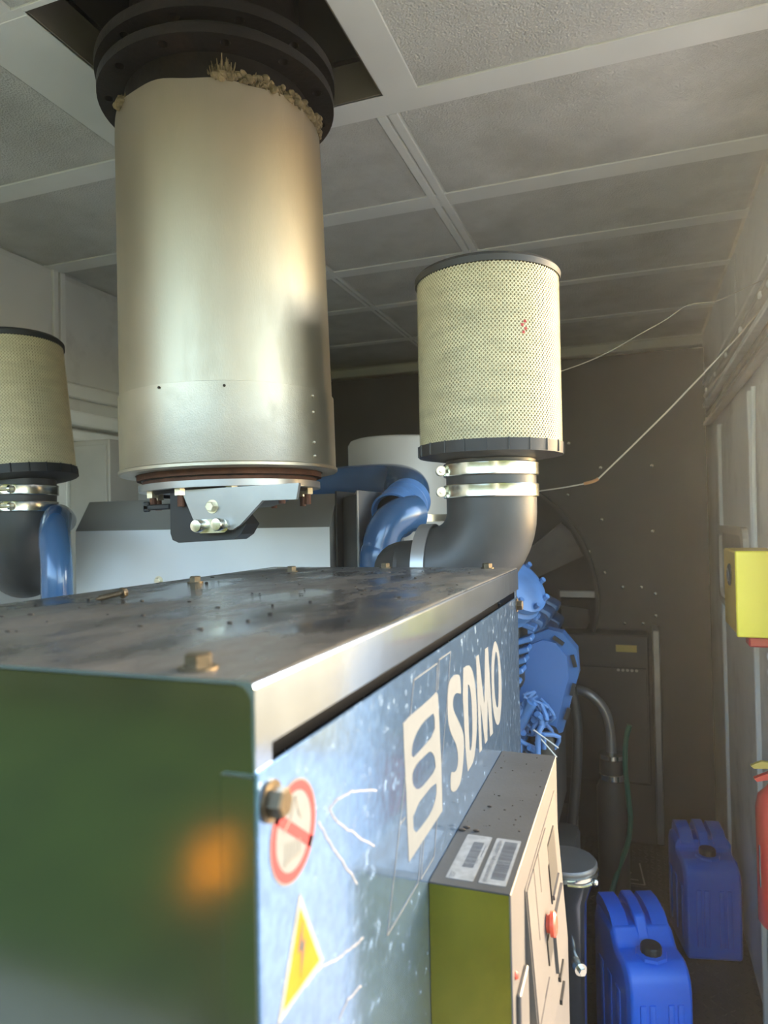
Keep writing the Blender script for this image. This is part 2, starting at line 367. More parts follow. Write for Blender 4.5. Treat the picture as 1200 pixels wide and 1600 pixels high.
# black strip inside the gap between lid and side sheet, standing in for shade
obj('gap_shade', MB().box(CX1 - .045, CX1 - .030, CY0 + .02, CY1 - .01, 1.462, CZ - .004), 'black', cab, smooth=0)
obj('corner_bracket', MB().box(CX1 - .0028, CX1 - .0012, CY0 + .003, CY0 + .0205, 1.4775, 1.5, .0006, 1), 'lip', cab, smooth=30)
obj('corner_bracket', MB().box(CX1 - .0028, CX1 - .0012, CY1 - .018, CY1 - .003, 1.4785, 1.5, .0006, 1), 'lip', cab, smooth=30)
# lid: folded sheet, top plate plus right, left lips with rounded fold
lid = MB(); r = .004; pr = []
for k in range(7):
    a = PI / 2 * k / 6; pr.append((CX1 + .001 - r + r * math.sin(a), CZ - r + r * math.cos(a)))
out = [(CX0 - .001, 1.491), (CX0 - .001, CZ - r), (CX0 + r, CZ)] + pr + [(CX1 + .001, 1.4905)]
inn = [(CX1 - .0010, 1.4905)] + [(CX1 - .0010 - .009 + .009 * math.sin(PI / 2 * k / 6), CZ - .0020 - .009 + .009 * math.cos(PI / 2 * k / 6)) for k in range(6, -1, -1)] + [(CX0 + r, CZ - .0018), (CX0 + .0008, CZ - r), (CX0 + .0008, 1.491)]
lid.prism(out + inn, 'Y', CY0, CY1 + .001)
L = obj('lid', lid, 'cab_top', cab, smooth=40)
L.data.materials.append(M['lip'])
for p in L.data.polygons:
    if p.normal.z < .75 and p.normal.x > .3: p.material_index = 1
    if abs(p.normal.y) > .9: p.material_index = 1
for (x, y) in [(-.219, .3152), (-.219, 1.088), (-.515, .997), (-.555, .795), (-.565, .34), (-.39, 1.09)]:
    ngon_bolt(cab, (x, y, CZ), (0, 0, 1), .0078, .0085)
for (y, z) in [(.311, 1.4615), (1.092, 1.467), (.311, .9)]:
    ngon_bolt(cab, (CX1, y, z), (1, 0, 0), .0078, .0095)
ngon_bolt(cab, (-.42, CY0 + .006, 1.16), (0, -1, 0), .003, .003, 'iron', 'rivet', False)
obj('dust_specks', (lambda q: [q.sphere((rnd.uniform(CX0 + .03, CX1 - .02), rnd.uniform(.36, 1.08), CZ + .0006), rnd.uniform(.0006, .0018), rnd.uniform(1, 2.5), rnd.uniform(.6, 1.2), .6, n=6) for _ in range(70)] and q)(MB()), 'dirt', cab, kind='stuff')
# graphics on the side
XS = CX1 + .0003
S_=[(0.6715, 1.443), (0.6837, 1.4445), (0.6986, 1.443), (0.7124, 1.4391), (0.716, 1.432), (0.7169, 1.4174), (0.7097, 1.421), (0.6945, 1.4248), (0.6844, 1.4234), (0.6809, 1.417), (0.6833, 1.4104), (0.695, 1.4007), (0.712, 1.3868), (0.723, 1.3762), (0.7253, 1.3654), (0.7231, 1.3534), (0.7159, 1.3395), (0.707, 1.3302), (0.6952, 1.3285), (0.6837, 1.329), (0.6719, 1.333), (0.6643, 1.3395), (0.668, 1.3548), (0.6805, 1.3489), (0.6905, 1.3481), (0.6974, 1.3519), (0.6982, 1.3614), (0.6926, 1.3729), (0.6763, 1.3861), (0.6653, 1.3975), (0.6606, 1.4082), (0.6603, 1.421), (0.6625, 1.431), (0.6664, 1.4394)]
D_=[(0.7208, 1.4435), (0.7535, 1.4421), (0.7708, 1.434), (0.782, 1.4202), (0.7884, 1.401), (0.7909, 1.3812), (0.7889, 1.3612), (0.7807, 1.3432), (0.7702, 1.3318), (0.7548, 1.3302), (0.7344, 1.3297)]
Dh=[(0.7459, 1.4228), (0.7572, 1.4177), (0.7637, 1.4042), (0.7664, 1.3876), (0.7663, 1.3677), (0.7617, 1.3517), (0.7534, 1.3464), (0.7498, 1.3528)]
M_=[(0.7926, 1.4434), (0.807, 1.4431), (0.8329, 1.3789), (0.844, 1.443), (0.8625, 1.4422), (0.8826, 1.3295), (0.8633, 1.3308), (0.8525, 1.3784), (0.8467, 1.3309), (0.8322, 1.3314), (0.8112, 1.3844), (0.8144, 1.3297), (0.7997, 1.331)]
O_=[(0.9081, 1.4447), (0.8879, 1.4324), (0.8804, 1.4155), (0.8795, 1.3913), (0.8827, 1.3649), (0.8962, 1.3414), (0.9158, 1.329), (0.9335, 1.3313), (0.9474, 1.3567), (0.9485, 1.3808), (0.9443, 1.406), (0.9319, 1.4293)]
Oh=[(0.9147, 1.4292), (0.9036, 1.4202), (0.898, 1.4074), (0.8966, 1.3876), (0.9017, 1.3678), (0.9141, 1.3515), (0.9233, 1.3562), (0.9279, 1.3806), (0.9273, 1.4046), (0.9236, 1.418)]
def smooth_loop(p, n=2):
    for _ in range(n):
        q = []
        for i in range(len(p)):
            a, b2 = p[i], p[(i + 1) % len(p)]
            q += [(a[0] * .75 + b2[0] * .25, a[1] * .75 + b2[1] * .25), (a[0] * .25 + b2[0] * .75, a[1] * .25 + b2[1] * .75)]
        p = q
    return p
for poly, hs, sm in ((S_, [], 2), (D_, [Dh], 1), (M_, [], 0), (O_, [Oh], 2)):
    obj('letter', MB().prism(smooth_loop(poly, sm), 'X', XS - .0002, XS, [smooth_loop(q, sm) for q in hs]), 'decal', cab, smooth=0)
E_=[(0.5232, 1.4415), (0.5404, 1.4426), (0.5761, 1.4422), (0.6023, 1.4422), (0.6205, 1.4432), (0.6265, 1.4395), (0.6303, 1.4064), (0.6337, 1.3685), (0.6341, 1.3293), (0.5308, 1.3292), (0.5274, 1.3864), (0.5240, 1.4226)]
E1=[(0.6131, 1.4259), (0.6013, 1.4274), (0.5751, 1.4272), (0.5574, 1.4241), (0.5453, 1.4179), (0.5429, 1.4069), (0.563, 1.4064), (0.6137, 1.4073)]
E2=[(0.597, 1.3967), (0.5839, 1.3977), (0.5591, 1.3987), (0.5455, 1.3963), (0.5434, 1.3893), (0.5479, 1.3828), (0.5592, 1.3762), (0.5749, 1.374), (0.6133, 1.3743), (0.6131, 1.383), (0.6084, 1.39)]
E3=[(0.6145, 1.3646), (0.5435, 1.3652), (0.5453, 1.3447), (0.5691, 1.3425), (0.595, 1.3425), (0.6092, 1.347), (0.6158, 1.3543)]
obj('emblem', MB().prism(E_, 'X', XS - .0002, XS, [smooth_loop(q, 1) for q in (E1, E2, E3)]), 'decal', cab, smooth=0)
em = MB()
for ln in [[(0.542, 1.4422), (0.5536, 1.4688), (0.6265, 1.4683), (0.6205, 1.4426)], [(0.6331, 1.4704), (0.676, 1.4700), (0.6581, 1.4228), (0.6341, 1.3728)], [(0.6331, 1.4704), (0.6265, 1.4440)],
           [(0.525, 1.398), (0.4782, 1.3012), (0.5541, 1.3015), (0.5662, 1.3292)], [(0.5734, 1.3291), (0.562, 1.3007), (0.603, 1.3010), (0.6147, 1.3292)], [(0.5111, 1.3675), (0.5235, 1.3677)]]:
    em.ribbon(ln, .0011, 'X', XS - .0001)
obj('emblem_outline', em, 'decal', cab, smooth=0)
# prohibition sign
cy, cz = .3362, 1.4362
obj('sign_disc', MB().prism(circle(cy, cz, .0268, 48), 'X', XS - .0002, XS), 'cream_sign', cab, smooth=0)
ps = MB().prism(circle(cy, cz, .0255, 48), 'X', XS, XS + .0002, [circle(cy, cz, .0205, 48)])
ps.ribbon([(cy - .0185, cz + .0135), (cy + .0185, cz - .0135)], .0058, 'X', XS)
obj('sign_ring', ps, 'red_sign', cab, smooth=0)
hd = MB()
hd.ribbon([(cy - .012, cz + .004), (cy - .004, cz + .008), (cy + .002, cz + .017), (cy + .005, cz + .008), (cy + .008, cz + .004)], .0012, 'X', XS + .0001)
for i in range(5): hd.ribbon([(cy - .010 + i * .004, cz - .003 - i * .001), (cy - .011 + i * .004, cz - .013)], .001, 'X', XS + .0001)
hd.ribbon([(cy - .012, cz - .0135), (cy + .008, cz - .0145)], .001, 'X', XS + .0001)
obj('sign_pictogram', hd, 'ink_soft', cab, smooth=0)
# warning triangle
T = [(.3413, 1.4005), (.3700, 1.3475), (.3145, 1.3475)]
obj('warning_sign', MB().prism(T, 'X', XS - .0002, XS), 'sticker', cab, smooth=0)
Ti = [(.3415, 1.3925), (.3640, 1.3510), (.3205, 1.3510)]
obj('warning_field', MB().prism(Ti, 'X', XS, XS + .0002), 'amber', cab, smooth=0)
obj('warning_bolt', MB().prism([(.344, 1.385), (.337, 1.370), (.3415, 1.3705), (.340, 1.356), (.3465, 1.3735), (.3425, 1.373)], 'X', XS + .0002, XS + .0004), 'ink', cab, smooth=0)
for ln in [[(0.3671, 1.4278), (0.3828, 1.4084), (0.4023, 1.3874), (0.4264, 1.362)], [(0.4608, 1.4118), (0.4152, 1.4279), (0.3939, 1.4312), (0.3813, 1.4299), (0.3932, 1.4171), (0.4168, 1.401), (0.4619, 1.3702)],
           [(0.4306, 1.3258), (0.4105, 1.3308), (0.3896, 1.3368), (0.3637, 1.3464), (0.3425, 1.3472)], [(0.4262, 1.2978), (0.4037, 1.3026), (0.3879, 1.2998)]]:
    q = MB(); pts = []
    for (a, b2) in zip(ln, ln[1:]):
        for k in range(6): f = k / 6; pts.append((a[0] + (b2[0] - a[0]) * f + rnd.uniform(-.0006, .0006), a[1] + (b2[1] - a[1]) * f + rnd.uniform(-.0006, .0006)))
    q.ribbon(pts, .0011, 'X', XS - .0002); obj('pale_line', q, 'pale_grey', cab, smooth=0)  # thin pale wavering lines on the side sheet

# loose self-drilling screw lying on the lid
ls = thing('loose_screw', 'loose hex-head screw lying on the dusty cabinet lid', 'screw', (-.5165, .590, CZ))
p0 = Vector((-.5225, .575, CZ + .0022)); p1 = Vector((-.5125, .6035, CZ + .006)); d = (p1 - p0).normalized()
obj('shank', MB().tube([p0, p0 + d * .004, p1], .0023, 10, 1, rf=lambda t: .0006 if t < .2 else .0023), 'brass', ls)
th = MB(); q = d.to_track_quat('Z', 'Y'); pts = []
for k in range(90):
    a = k * .75; f = k / 89; pts.append(p0 + d * (.005 + f * .022) + q @ Vector((.0027 * math.cos(a), .0027 * math.sin(a), 0)))
obj('thread', th.tube(pts, .0006, 4, 1), 'brass', ls)
hb = MB().cyl(p1 - d * .001, p1 + d * .0008, .006, n=18); hb.hexnut(p1, p1 + d * .0045, .0045)
obj('screw_head', hb, 'brass', ls, smooth=20)

# ============================================================ CONTROL BOX
BX0, BX1, BY0, BY1, BZ0, BZ = -.175, -.104, .5835, .9430, .80, 1.2884
cb = thing('control_box', 'shallow steel control box with two barcode stickers fixed to the cabinet side', 'control panel', ((BX0 + BX1) / 2, (BY0 + BY1) / 2, BZ0))
obj('box_body', MB().box(BX0 + .0005, BX1 - .0012, BY0 + .001, BY1, BZ0, BZ - .0015), 'ctrl_end_reflect', cb, smooth=0)
obj('top_sheet', MB().box(BX0 + .0005, BX1, BY0, BY1, BZ - .0015, BZ, .0004, 1), 'ctrl_top', cb, smooth=0)
obj('face_plate', MB().box(BX1 - .0012, BX1 + .0004, BY0, BY1, BZ0, BZ - .0003, .0004, 1), 'ctrl', cb, smooth=0)
xf = BX1 + .0004
# sloping instrument door: wedge that stands out further towards the bottom
zb, zt, zk, ya, yb_, out_ = BZ0 + .01, 1.257, 1.075, .655, .905, .0135
wd_ = MB(); b = wd_.bm
sec = [(xf - .001, zb), (xf - .001, zt), (xf + .001, zt), (xf + out_, zk), (xf + out_, zb)]
A_ = [b.verts.new((x, ya, z)) for x, z in sec]; B_ = [b.verts.new((x, yb_, z)) for x, z in sec]
b.faces.new(A_); b.faces.new(B_[::-1])
for i in range(5): b.faces.new((A_[i], A_[(i + 1) % 5], B_[(i + 1) % 5], B_[i]))
obj('instrument_door', wd_, 'ctrl', cb, smooth=0)
sl_ = (out_ - .001) / (zt - zk)
def face(y0, y1, z0, z1, th, m, name, bev=0):          # a plate lying on the sloping door
    bb = MB(); Q = []
    for (y, z) in ((y0, z0), (y1, z0), (y1, z1), (y0, z1)):
        x = xf + .001 + max(0, min(1, (zt - z) / (zt - zk))) * (out_ - .001); Q.append((x, y, z))
    lo = [bb.bm.verts.new((x + .0001, y, z)) for x, y, z in Q]; hi = [bb.bm.verts.new((x + th, y, z)) for x, y, z in Q]
    bb.bm.faces.new(hi); bb.bm.faces.new(lo)
    for i in range(4): bb.bm.faces.new((lo[i], lo[(i + 1) % 4], hi[(i + 1) % 4], hi[i]))
    return obj(name, bb, m, cb, smooth=0)
face(.658, .700, 1.13, 1.254, .0012, 'ctrl', 'door_plate'); face(.703, .733, 1.185, 1.254, .0012, 'ctrl', 'door_plate')
face(.736, .800, 1.215, 1.254, .0012, 'ctrl', 'door_plate'); face(.658, .74, 1.08, 1.127, .0012, 'ctrl', 'door_plate')
face(.80, .86, 1.17, 1.232, .0015, 'black', 'display_window'); face(.745, .78, 1.135, 1.16, .0015, 'black', 'display_window')
face(.803, .857, 1.173, 1.178, .004, 'ctrl', 'window_rim'); face(.79, .88, 1.10, 1.155, .0035, 'ctrl', 'door_plate')
face(.80, .835, 1.085, 1.09, .003, 'black', 'door_slot'); face(.80, .835, 1.06, 1.065, .003, 'black', 'door_slot')
xx = xf + .001 + (zt - 1.168) * sl_
rb = MB().lathe([(0, 0), (.009, 0), (.009, .003), (.0125, .004), (.0125, .008), (.010, .010), (0, .0105)], (xx, .757, 1.172), (1, 0, .06), 20); obj('stop_button', rb, 'red_lamp', cb)
rl = MB().lathe([(0, 0), (.0032, 0), (.0032, .0012), (.0026, .0018), (.0022, .003), (0, .0035)], (xf, .597, 1.214), (1, 0, 0), 16); obj('indicator_lamp', rl, 'red_lamp', cb)
obj('lower_latch', MB().box(xf, xf + .004, .60, .645, .95, 1.195, .001, 1), 'ctrl', cb, smooth=0)
obj('door_knob', MB().lathe([(0, 0), (.006, 0), (.006, .004), (.009, .005), (.009, .012), (0, .013)], (xf, .637, 1.125), (1, 0, 0), 18), 'zinc', cb)
for (x0, x1) in ((-.1625, -.1380), (-.1335, -.1098)):
    pl = obj('barcode_sticker', MB().prism([(x0 + .001, .5945), (x1 - .001, .5945), (x1, .5955), (x1, .682), (x1 - .001, .683), (x0 + .001, .683), (x0, .682), (x0, .5955)], 'Z', BZ - .0001, BZ + .0003), 'sticker', cb, smooth=0)
    bc = MB(); y = .604 if x0 > -.15 else .618; ye = .678 if x0 > -.15 else .668
    xa, xb = (x0 + .009, x1 - .0025) if x0 > -.15 else (x0 + .0095, x1 - .005)
    while y < ye:
        wv = rnd.choice([.0005, .0005, .001, .0016]); bc.box(xa, xb, y, y + wv, BZ + .0002, BZ + .0004); y += wv + rnd.choice([.0005, .0006, .001])
    obj('barcode', bc, 'ink', pl, smooth=0)
t1 = '(N)S/N PFSDP7507  3M6  L-UX5SDE05H'
obj('sticker_text', text_mb(t1, .0052, lambda u, v: (-.1325 + .0055 - v, .597 + u * .92, BZ + .0004)), 'ink', cb, smooth=0)
q = MB()
for (x, y0, y1) in ((-.1600, .597, .607), (-.1582, .597, .606), (-.1565, .598, .605), (-.1410, .640, .664), (-.1425, .626, .634)):
    y = y0
    while y < y1: q.box(x, x + .0009, y, y + .0007, BZ + .0003, BZ + .0004); y += rnd.choice([.0011, .0014, .0019])
obj('sticker_print', q, 'ink', cb, smooth=0, kind='stuff')
q = MB()
for _ in range(30): q.sphere((rnd.uniform(BX0 + .004, BX1 - .004), rnd.uniform(.69, .93), BZ + .0003), rnd.uniform(.0003, .0010), rnd.uniform(.7, 1.8), rnd.uniform(.7, 1.8), .6, n=6)
for (x, y, s) in ((-.167, .697, .003), (-.170, .690, .003), (-.156, .692, .0026), (-.155, .755, .002)): q.sphere((x, y, BZ + .0006), s, 1.3, .8, .5, n=7)
obj('dirt_crumbs', q, 'dirt', cb, kind='stuff')

# genset base: skid beams and alternator under the cabinet
sk = thing('genset_skid', 'dark steel skid frame under the engine and cabinet', 'frame', (-.8, 1.7, 0))
for x in (-1.32, -.32): obj('skid_beam', MB().box(x - .05, x + .05, .35, 3.3, 0, .30, .006, 1), 'skid', sk, smooth=0)
for y in (.45, 1.5, 2.5, 3.2): obj('cross_member', MB().box(-1.27, -.37, y - .05, y + .05, .05, .25, .006, 1), 'skid', sk, smooth=0)
obj('cabinet_leg', MB().box(-.60, -.54, .35, .41, .30, .548, .003, 1), 'skid', sk, smooth=0)
obj('cabinet_leg', MB().box(-.29, -.23, .35, .41, .30, .548, .003, 1), 'skid', sk, smooth=0)
obj('cabinet_leg', MB().box(-.60, -.54, 1.0, 1.06, .30, .548, .003, 1), 'skid', sk, smooth=0)
obj('cabinet_leg', MB().box(-.29, -.23, 1.0, 1.06, .30, .548, .003, 1), 'skid', sk, smooth=0)

# ============================================================ EXHAUST SILENCER
EX, EY = -.767, 1.20
ex = thing('exhaust_silencer', 'tall aluminium-clad exhaust silencer hanging through the ceiling opening', 'silencer', (EX, EY, 1.66))
ex_tilt = ex
sh_ = MB().lathe([(.195, .0), (.2055, 0), (.1985, .60), (.1975, .628), (.190, .628), (.195, .02)], (EX, EY, 1.745), n=96)
top = [v for v in sh_.bm.verts if v.co.z > 2.36]
for v in top:                                    # the cut upper edge is uneven
    a = math.atan2(v.co.y - EY, v.co.x - EX); v.co.z += .004 * math.sin(3 * a + 1) + .002 * math.sin(11 * a)
obj('shell', sh_, 'alu', ex, smooth=50)
obj('lower_sleeve', MB().lathe([(.18, -.002), (.2075, -.002), (.209, .0), (.209, .006), (.2075, .008), (.2075, .144), (.204, .145)], (EX, EY, 1.700), n=96), 'alu2', ex, smooth=40)
obj('sleeve_rim', MB().lathe([(.2078, 0), (.2105, .002), (.2105, .007), (.2078, .009)], (EX, EY, 1.6985), n=96), 'alu2', ex)
for k, z in enumerate((1.72, 1.745, 1.80, 1.83)):
    a = R(-12); obj('rivet', MB().sphere((EX + .2085 * math.cos(a), EY + .2085 * math.sin(a), z), .0035, n=10), 'alu2', ex)
for a_, z in ((R(-92), 1.838), (R(-60), 1.835)): obj('rivet', MB().sphere((EX + .2085 * math.cos(a_), EY + .2085 * math.sin(a_), z), .0025, n=10), 'dirt', ex)
obj('core_pipe', MB().lathe([(.15, 1.66), (.178, 1.70), (.18, 2.44), (.17, 2.44)], (EX, EY, 0), n=48), 'iron', ex)
def flange(r0, r1, z0, z1, nh, rh, rp, m, name, a0=0):
    f = MB().prism(circle(EX, EY, r1, 72), 'Z', z0, z1, [circle(EX, EY, r0, 48)] + [circle(EX + rp * math.cos(a0 + 2 * PI * k / nh), EY + rp * math.sin(a0 + 2 * PI * k / nh), rh, 12) for k in range(nh)])
    return obj(name, f, m, ex, smooth=40)
flange(.155, .229, 2.428, 2.446, 12, .009, .207, 'iron', 'flange_ring', .1)
flange(.155, .232, 2.470, 2.490, 12, .009, .210, 'iron', 'flange_ring', .22)
obj('gasket', MB().lathe([(.15, 2.446), (.20, 2.446), (.20, 2.47), (.15, 2.47)], (EX, EY, 0), n=48), 'black', ex)
obj('riser_pipe', MB().lathe([(.15, 2.49), (.165, 2.49), (.165, 2.94), (.15, 2.94)], (EX, EY, 0), n=48), 'iron', ex)
wl_ = MB()                                       # torn mineral wool at the top of the cladding
for i in range(900):
    a = rnd.choice([rnd.uniform(-.9, .4), rnd.uniform(-.7, .3), rnd.uniform(-.7, .3), rnd.gauss(-.97, .045), rnd.uniform(-2.2, -2.05)])
    rr = rnd.uniform(.180, .198); z = 2.366 + rnd.random() * .012
    tuft = abs(a + .97) < .10
    L_ = (.030 * rnd.random() ** 1.5 if tuft else .010 * rnd.random()) + .004
    p = Vector((EX + rr * math.cos(a), EY + rr * math.sin(a), z)); q2 = p + Vector((rnd.uniform(-.008, .008), rnd.uniform(-.008, .008), L_))
    wl_.tube([p, q2], .002, 4, 1, rf=lambda t: .0026 * (1 - t * .75))
for i in range(230):
    a = rnd.choice([rnd.uniform(-.8, .4), rnd.uniform(-.7, .35), rnd.gauss(-.95, .06), rnd.uniform(-2.2, -2.05)]); rr = rnd.uniform(.184, .202)
    wl_.sphere((EX + rr * math.cos(a), EY + rr * math.sin(a), 2.370 + rnd.random() * (.020 if a > -.85 else .010)), rnd.uniform(.0035, .0075), rnd.uniform(.8, 1.5), rnd.uniform(.8, 1.5), rnd.uniform(.6, 1), n=6)
obj('mineral_wool', wl_, 'wool', ex, kind='stuff', smooth=0)
obj('flange_plate', MB().lathe([(.12, 1.688), (.178, 1.688), (.178, 1.698), (.12, 1.698)], (EX, EY, 0), n=64), 'rust', ex)
obj('flange_plate', MB().lathe([(.12, 1.667), (.175, 1.667), (.175, 1.679), (.12, 1.679)], (EX, EY, 0), n=64), 'plate', ex)
gk = MB().lathe([(.12, 1.679), (.168, 1.679), (.168, 1.688), (.12, 1.688)], (EX, EY, 0), n=64); obj('gasket', gk, 'rust', ex)
for k in range(10):
    a = 2 * PI * k / 10 + R(-58) ; p = Vector((EX + .152 * math.cos(a), EY + .152 * math.sin(a), 1.667))
    n_ = obj('nut', MB().hexnut(p, p - Vector((0, 0, .012)), .0115), 'bolt', ex, smooth=20)
    obj('stud', MB().cyl(p - Vector((0, 0, .012)), p - Vector((0, 0, .032)), .0065, n=10), 'rust', n_)
# outlet throat and hanging bracket
obj('outlet_throat', MB().lathe([(.115, 1.667), (.112, 1.645), (.08, 1.635), (0, 1.635)], (EX, EY, 0), n=32), 'dark', ex)
# bracket, face tilted towards the cabinet
obj('bracket_housing', MB().prism([(-.805, 1.662), (-.700, 1.662), (-.650, 1.60), (-.662, 1.582), (-.677, 1.573), (-.790, 1.5705), (-.803, 1.576), (-.807, 1.588)], 'Y', 1.055, 1.10), 'black', ex, smooth=0)
obj('bracket_plate', MB().prism([(-.775, 1.664), (-.542, 1.664), (-.548, 1.637), (-.612, 1.638), (-.657, 1.598), (-.672, 1.590), (-.738, 1.590), (-.752, 1.612)], 'Y', 1.046, 1.054), 'plate', ex, smooth=0)
obj('link_plate', MB().prism([(-.742 + .0 , 1.596), (-.738, 1.589), (-.732, 1.586), (-.684, 1.586), (-.678, 1.590), (-.676, 1.598), (-.680, 1.607), (-.686, 1.610), (-.732, 1.610), (-.738, 1.606)], 'Y', 1.038, 1.046), 'zinc', ex, smooth=0)
for x, z in ((-.732, 1.599), (-.691, 1.600)): 
    obj('bracket_bolt', MB().lathe([(0, 0), (.0115, 0), (.0115, .012), (.010, .015), (0, .016)], (x, 1.038, z), (0, -1, 0), 20), 'zinc', ex)
ngon_bolt(ex, (-.711, 1.046, 1.632), (0, -1, 0), .009, .011, 'bolt')
obj('wire_tab', MB().box(-.870, -.812, 1.06, 1.075, 1.632, 1.642, .002, 1).box(-.870, -.858, 1.06, 1.068, 1.629, 1.648, .002, 1), 'black', ex, smooth=0)

ex.rotation_euler.y = R(-1.1); ex.location.x += .018

# ============================================================ AIR FILTERS AND HOSES
def filter_unit(x, y, label, elabel, lean, side, turn=0):
    f = thing('air_filter', label, 'air filter', (x, y, 1.712), 'air filters on rubber elbows')
    H0, H1, r = 1.712, 2.038, .1255
    def lr(mb): return mb.rot(lean, 'Y', (x, y, H0)) if lean else mb
    q = MB(); n = 240
    prof = [(r - .002, H0 + .02)] + [(r - .0005 + .0006 * math.sin(i * 1.9), H0 + .02 + (H1 - H0 - .034) * i / 28) for i in range(29)]
    bm = q.bm; rings = []
    for rr, z in prof: rings.append([bm.verts.new((x + (rr - (.0022 if k % 2 else 0)) * math.cos(2 * PI * k / n), y + (rr - (.0022 if k % 2 else 0)) * math.sin(2 * PI * k / n), z)) for k in range(n)])
    for a, b2 in zip(rings, rings[1:]):
        for k in range(n): bm.faces.new((a[k], a[(k + 1) % n], b2[(k + 1) % n], b2[k]))
    obj('pleated_media', lr(q), 'cream', f, smooth=50)
    # expanded-metal sleeve: two families of crossing helical strands
    ms = MB(); bm = ms.bm; N = 120; Z0, Z1 = H0 + .022, H1 - .014; tw = 2 * PI * .33; seg = 26; rs = r + .0012; hw = .0011
    for fam in (1, -1):
        for k in range(N):
            prev = None
            for i in range(seg + 1):
                t = i / seg; a = 2 * PI * k / N + fam * tw * t; z = Z0 + (Z1 - Z0) * t; da = hw / rs
                rr2 = rs + (.0004 if fam == 1 else 0)
                v = (bm.verts.new((x + rr2 * math.cos(a - da), y + rr2 * math.sin(a - da), z)), bm.verts.new((x + rr2 * math.cos(a + da), y + rr2 * math.sin(a + da), z)))
                if prev: bm.faces.new((prev[0], prev[1], v[1], v[0]))
                prev = v
    obj('mesh_sleeve', lr(ms), 'mesh', f, kind='stuff', smooth=50)
    obj('top_cap', lr(MB().lathe([(0, H1 - .012), (r - .01, H1 - .014), (r + .004, H1 - .014), (r + .005, H1 - .004), (r, H1 + .002), (0, H1 + .003)], (x, y, 0), n=64)), 'rubber', f)
    cap = MB().lathe([(.07, H0 - .006), (.09, H0 - .004), (r - .012, H0), (r + .003, H0 + .002), (r + .0035, H0 + .022), (r - .004, H0 + .022)], (x, y, 0), n=64)
    bc_ = obj('bottom_cap', lr(cap), 'rubber', f)
    for k in range(22):
        a = 2 * PI * k / 22; p = Vector((x + (r + .0036) * math.cos(a), y + (r + .0036) * math.sin(a), 0))
        obj('cap_rib', lr(MB().box(p.x - .0012, p.x + .0012, p.y - .0012, p.y + .0012, H0 + .003, H0 + .023)), 'black', bc_, smooth=0)
    if x > -1:
        mk = MB()
        for (u, v) in ((0, 0), (.004, .006), (-.002, .012), (.003, .018)):
            a = R(-52) + u / r; mk.box(x + (r + .002) * math.cos(a) - .002, x + (r + .002) * math.cos(a) + .002, y + (r + .002) * math.sin(a) - .001, y + (r + .002) * math.sin(a) + .0006, 1.905 + v, 1.909 + v)
        obj('paint_mark', mk, 'red', f, label='small red paint mark', smooth=0)
    e = thing('intake_elbow', elabel, 'hose', (x, y, 1.46), 'rubber intake elbows')
    re = .0805; s = side
    cs, sn = math.cos(turn), math.sin(turn)
    path = [(x, y, 1.716), (x, y, 1.65)]
    for k in range(0, 13):
        a = PI / 2 * k / 12; path.append((x + s * cs * .105 * (1 - math.cos(a)), y + sn * .105 * (1 - math.cos(a)), 1.615 - .105 * math.sin(a)))
    path.append((x + s * cs * .13, y + sn * .13, 1.51))
    obj('hose_body', MB().tube(path, re, 40, 1), 'elbow', e, smooth=60)
    for z in (1.690, 1.652):
        c_ = obj('hose_clamp', MB().lathe([(re + .001, -.0115), (re + .004, -.0115), (re + .0048, -.010), (re + .0042, -.007), (re + .0042, .007), (re + .0048, .010), (re + .004, .0115), (re + .001, .0115)], (x, y, z), n=56), 'zinc', e)
        ang = R(200) if x > -1 else R(-62)
        u = Vector((math.cos(ang), math.sin(ang), 0)); tt = Vector((-u.y, u.x, 0)); p = Vector((x, y, z)) + u * (re + .010)
        bb = MB(); 
        for sg in (-1, 1): bb.cyl(p + tt * sg * .009, p + tt * sg * .014, .0085, n=14)
        obj('clamp_lug', bb, 'zinc', c_)
        b3 = MB().cyl(p - tt * .030, p + tt * .022, .0035, n=10).hexnut(p - tt * .024, p - tt * .015, .0068)
        obj('clamp_bolt', b3, 'zinc' if x > -1 else 'bolt', c_)
        if x < -1:
            p = Vector((x, y, z)) + Vector((math.cos(R(-52)), math.sin(R(-52)), 0)) * (re + .004)
            obj('clamp_bolt', MB().lathe([(0, 0), (.008, 0), (.008, .005), (.005, .007), (0, .008)], p, (math.cos(R(-52)), math.sin(R(-52)), 0), 14), 'bolt', c_)
    xo = x + s * .118
    if s < 0: obj('inlet_pipe', MB().tube([(x + s * .128, y, 1.51), (x + s * .155, y + .005, 1.51), (x + s * .18, y + .06, 1.50), (x + s * .18, y + .545, 1.43)], .055, 24, 3), 'dark', e)
    else: obj('inlet_pipe', MB().cyl((x + s * cs * .128, y + sn * .128, 1.51), (x + s * cs * .168, y + sn * .168, 1.51), .055, n=24), 'dark', e)
    if s < 0: obj('hose_clamp', MB().lathe([(re + .001, -.012), (re + .005, -.012), (re + .005, .012), (re + .001, .012)], (x + s * cs * .118, y + sn * .118, 1.51), (s * cs, sn, 0), 48), 'plate', e)
    return f
filter_unit(-.2415, 1.25, 'cream mesh air filter standing on the rubber elbow behind the cabinet lid', 'dark rubber intake elbow with two zinc clamps under the upright cream filter', 0, -1)
filter_unit(-1.355, 1.25, 'dusty leaning air filter beside the left wall of the container', 'rubber intake elbow with bolted clamps under the leaning dusty filter', R(-7), 1, R(130))

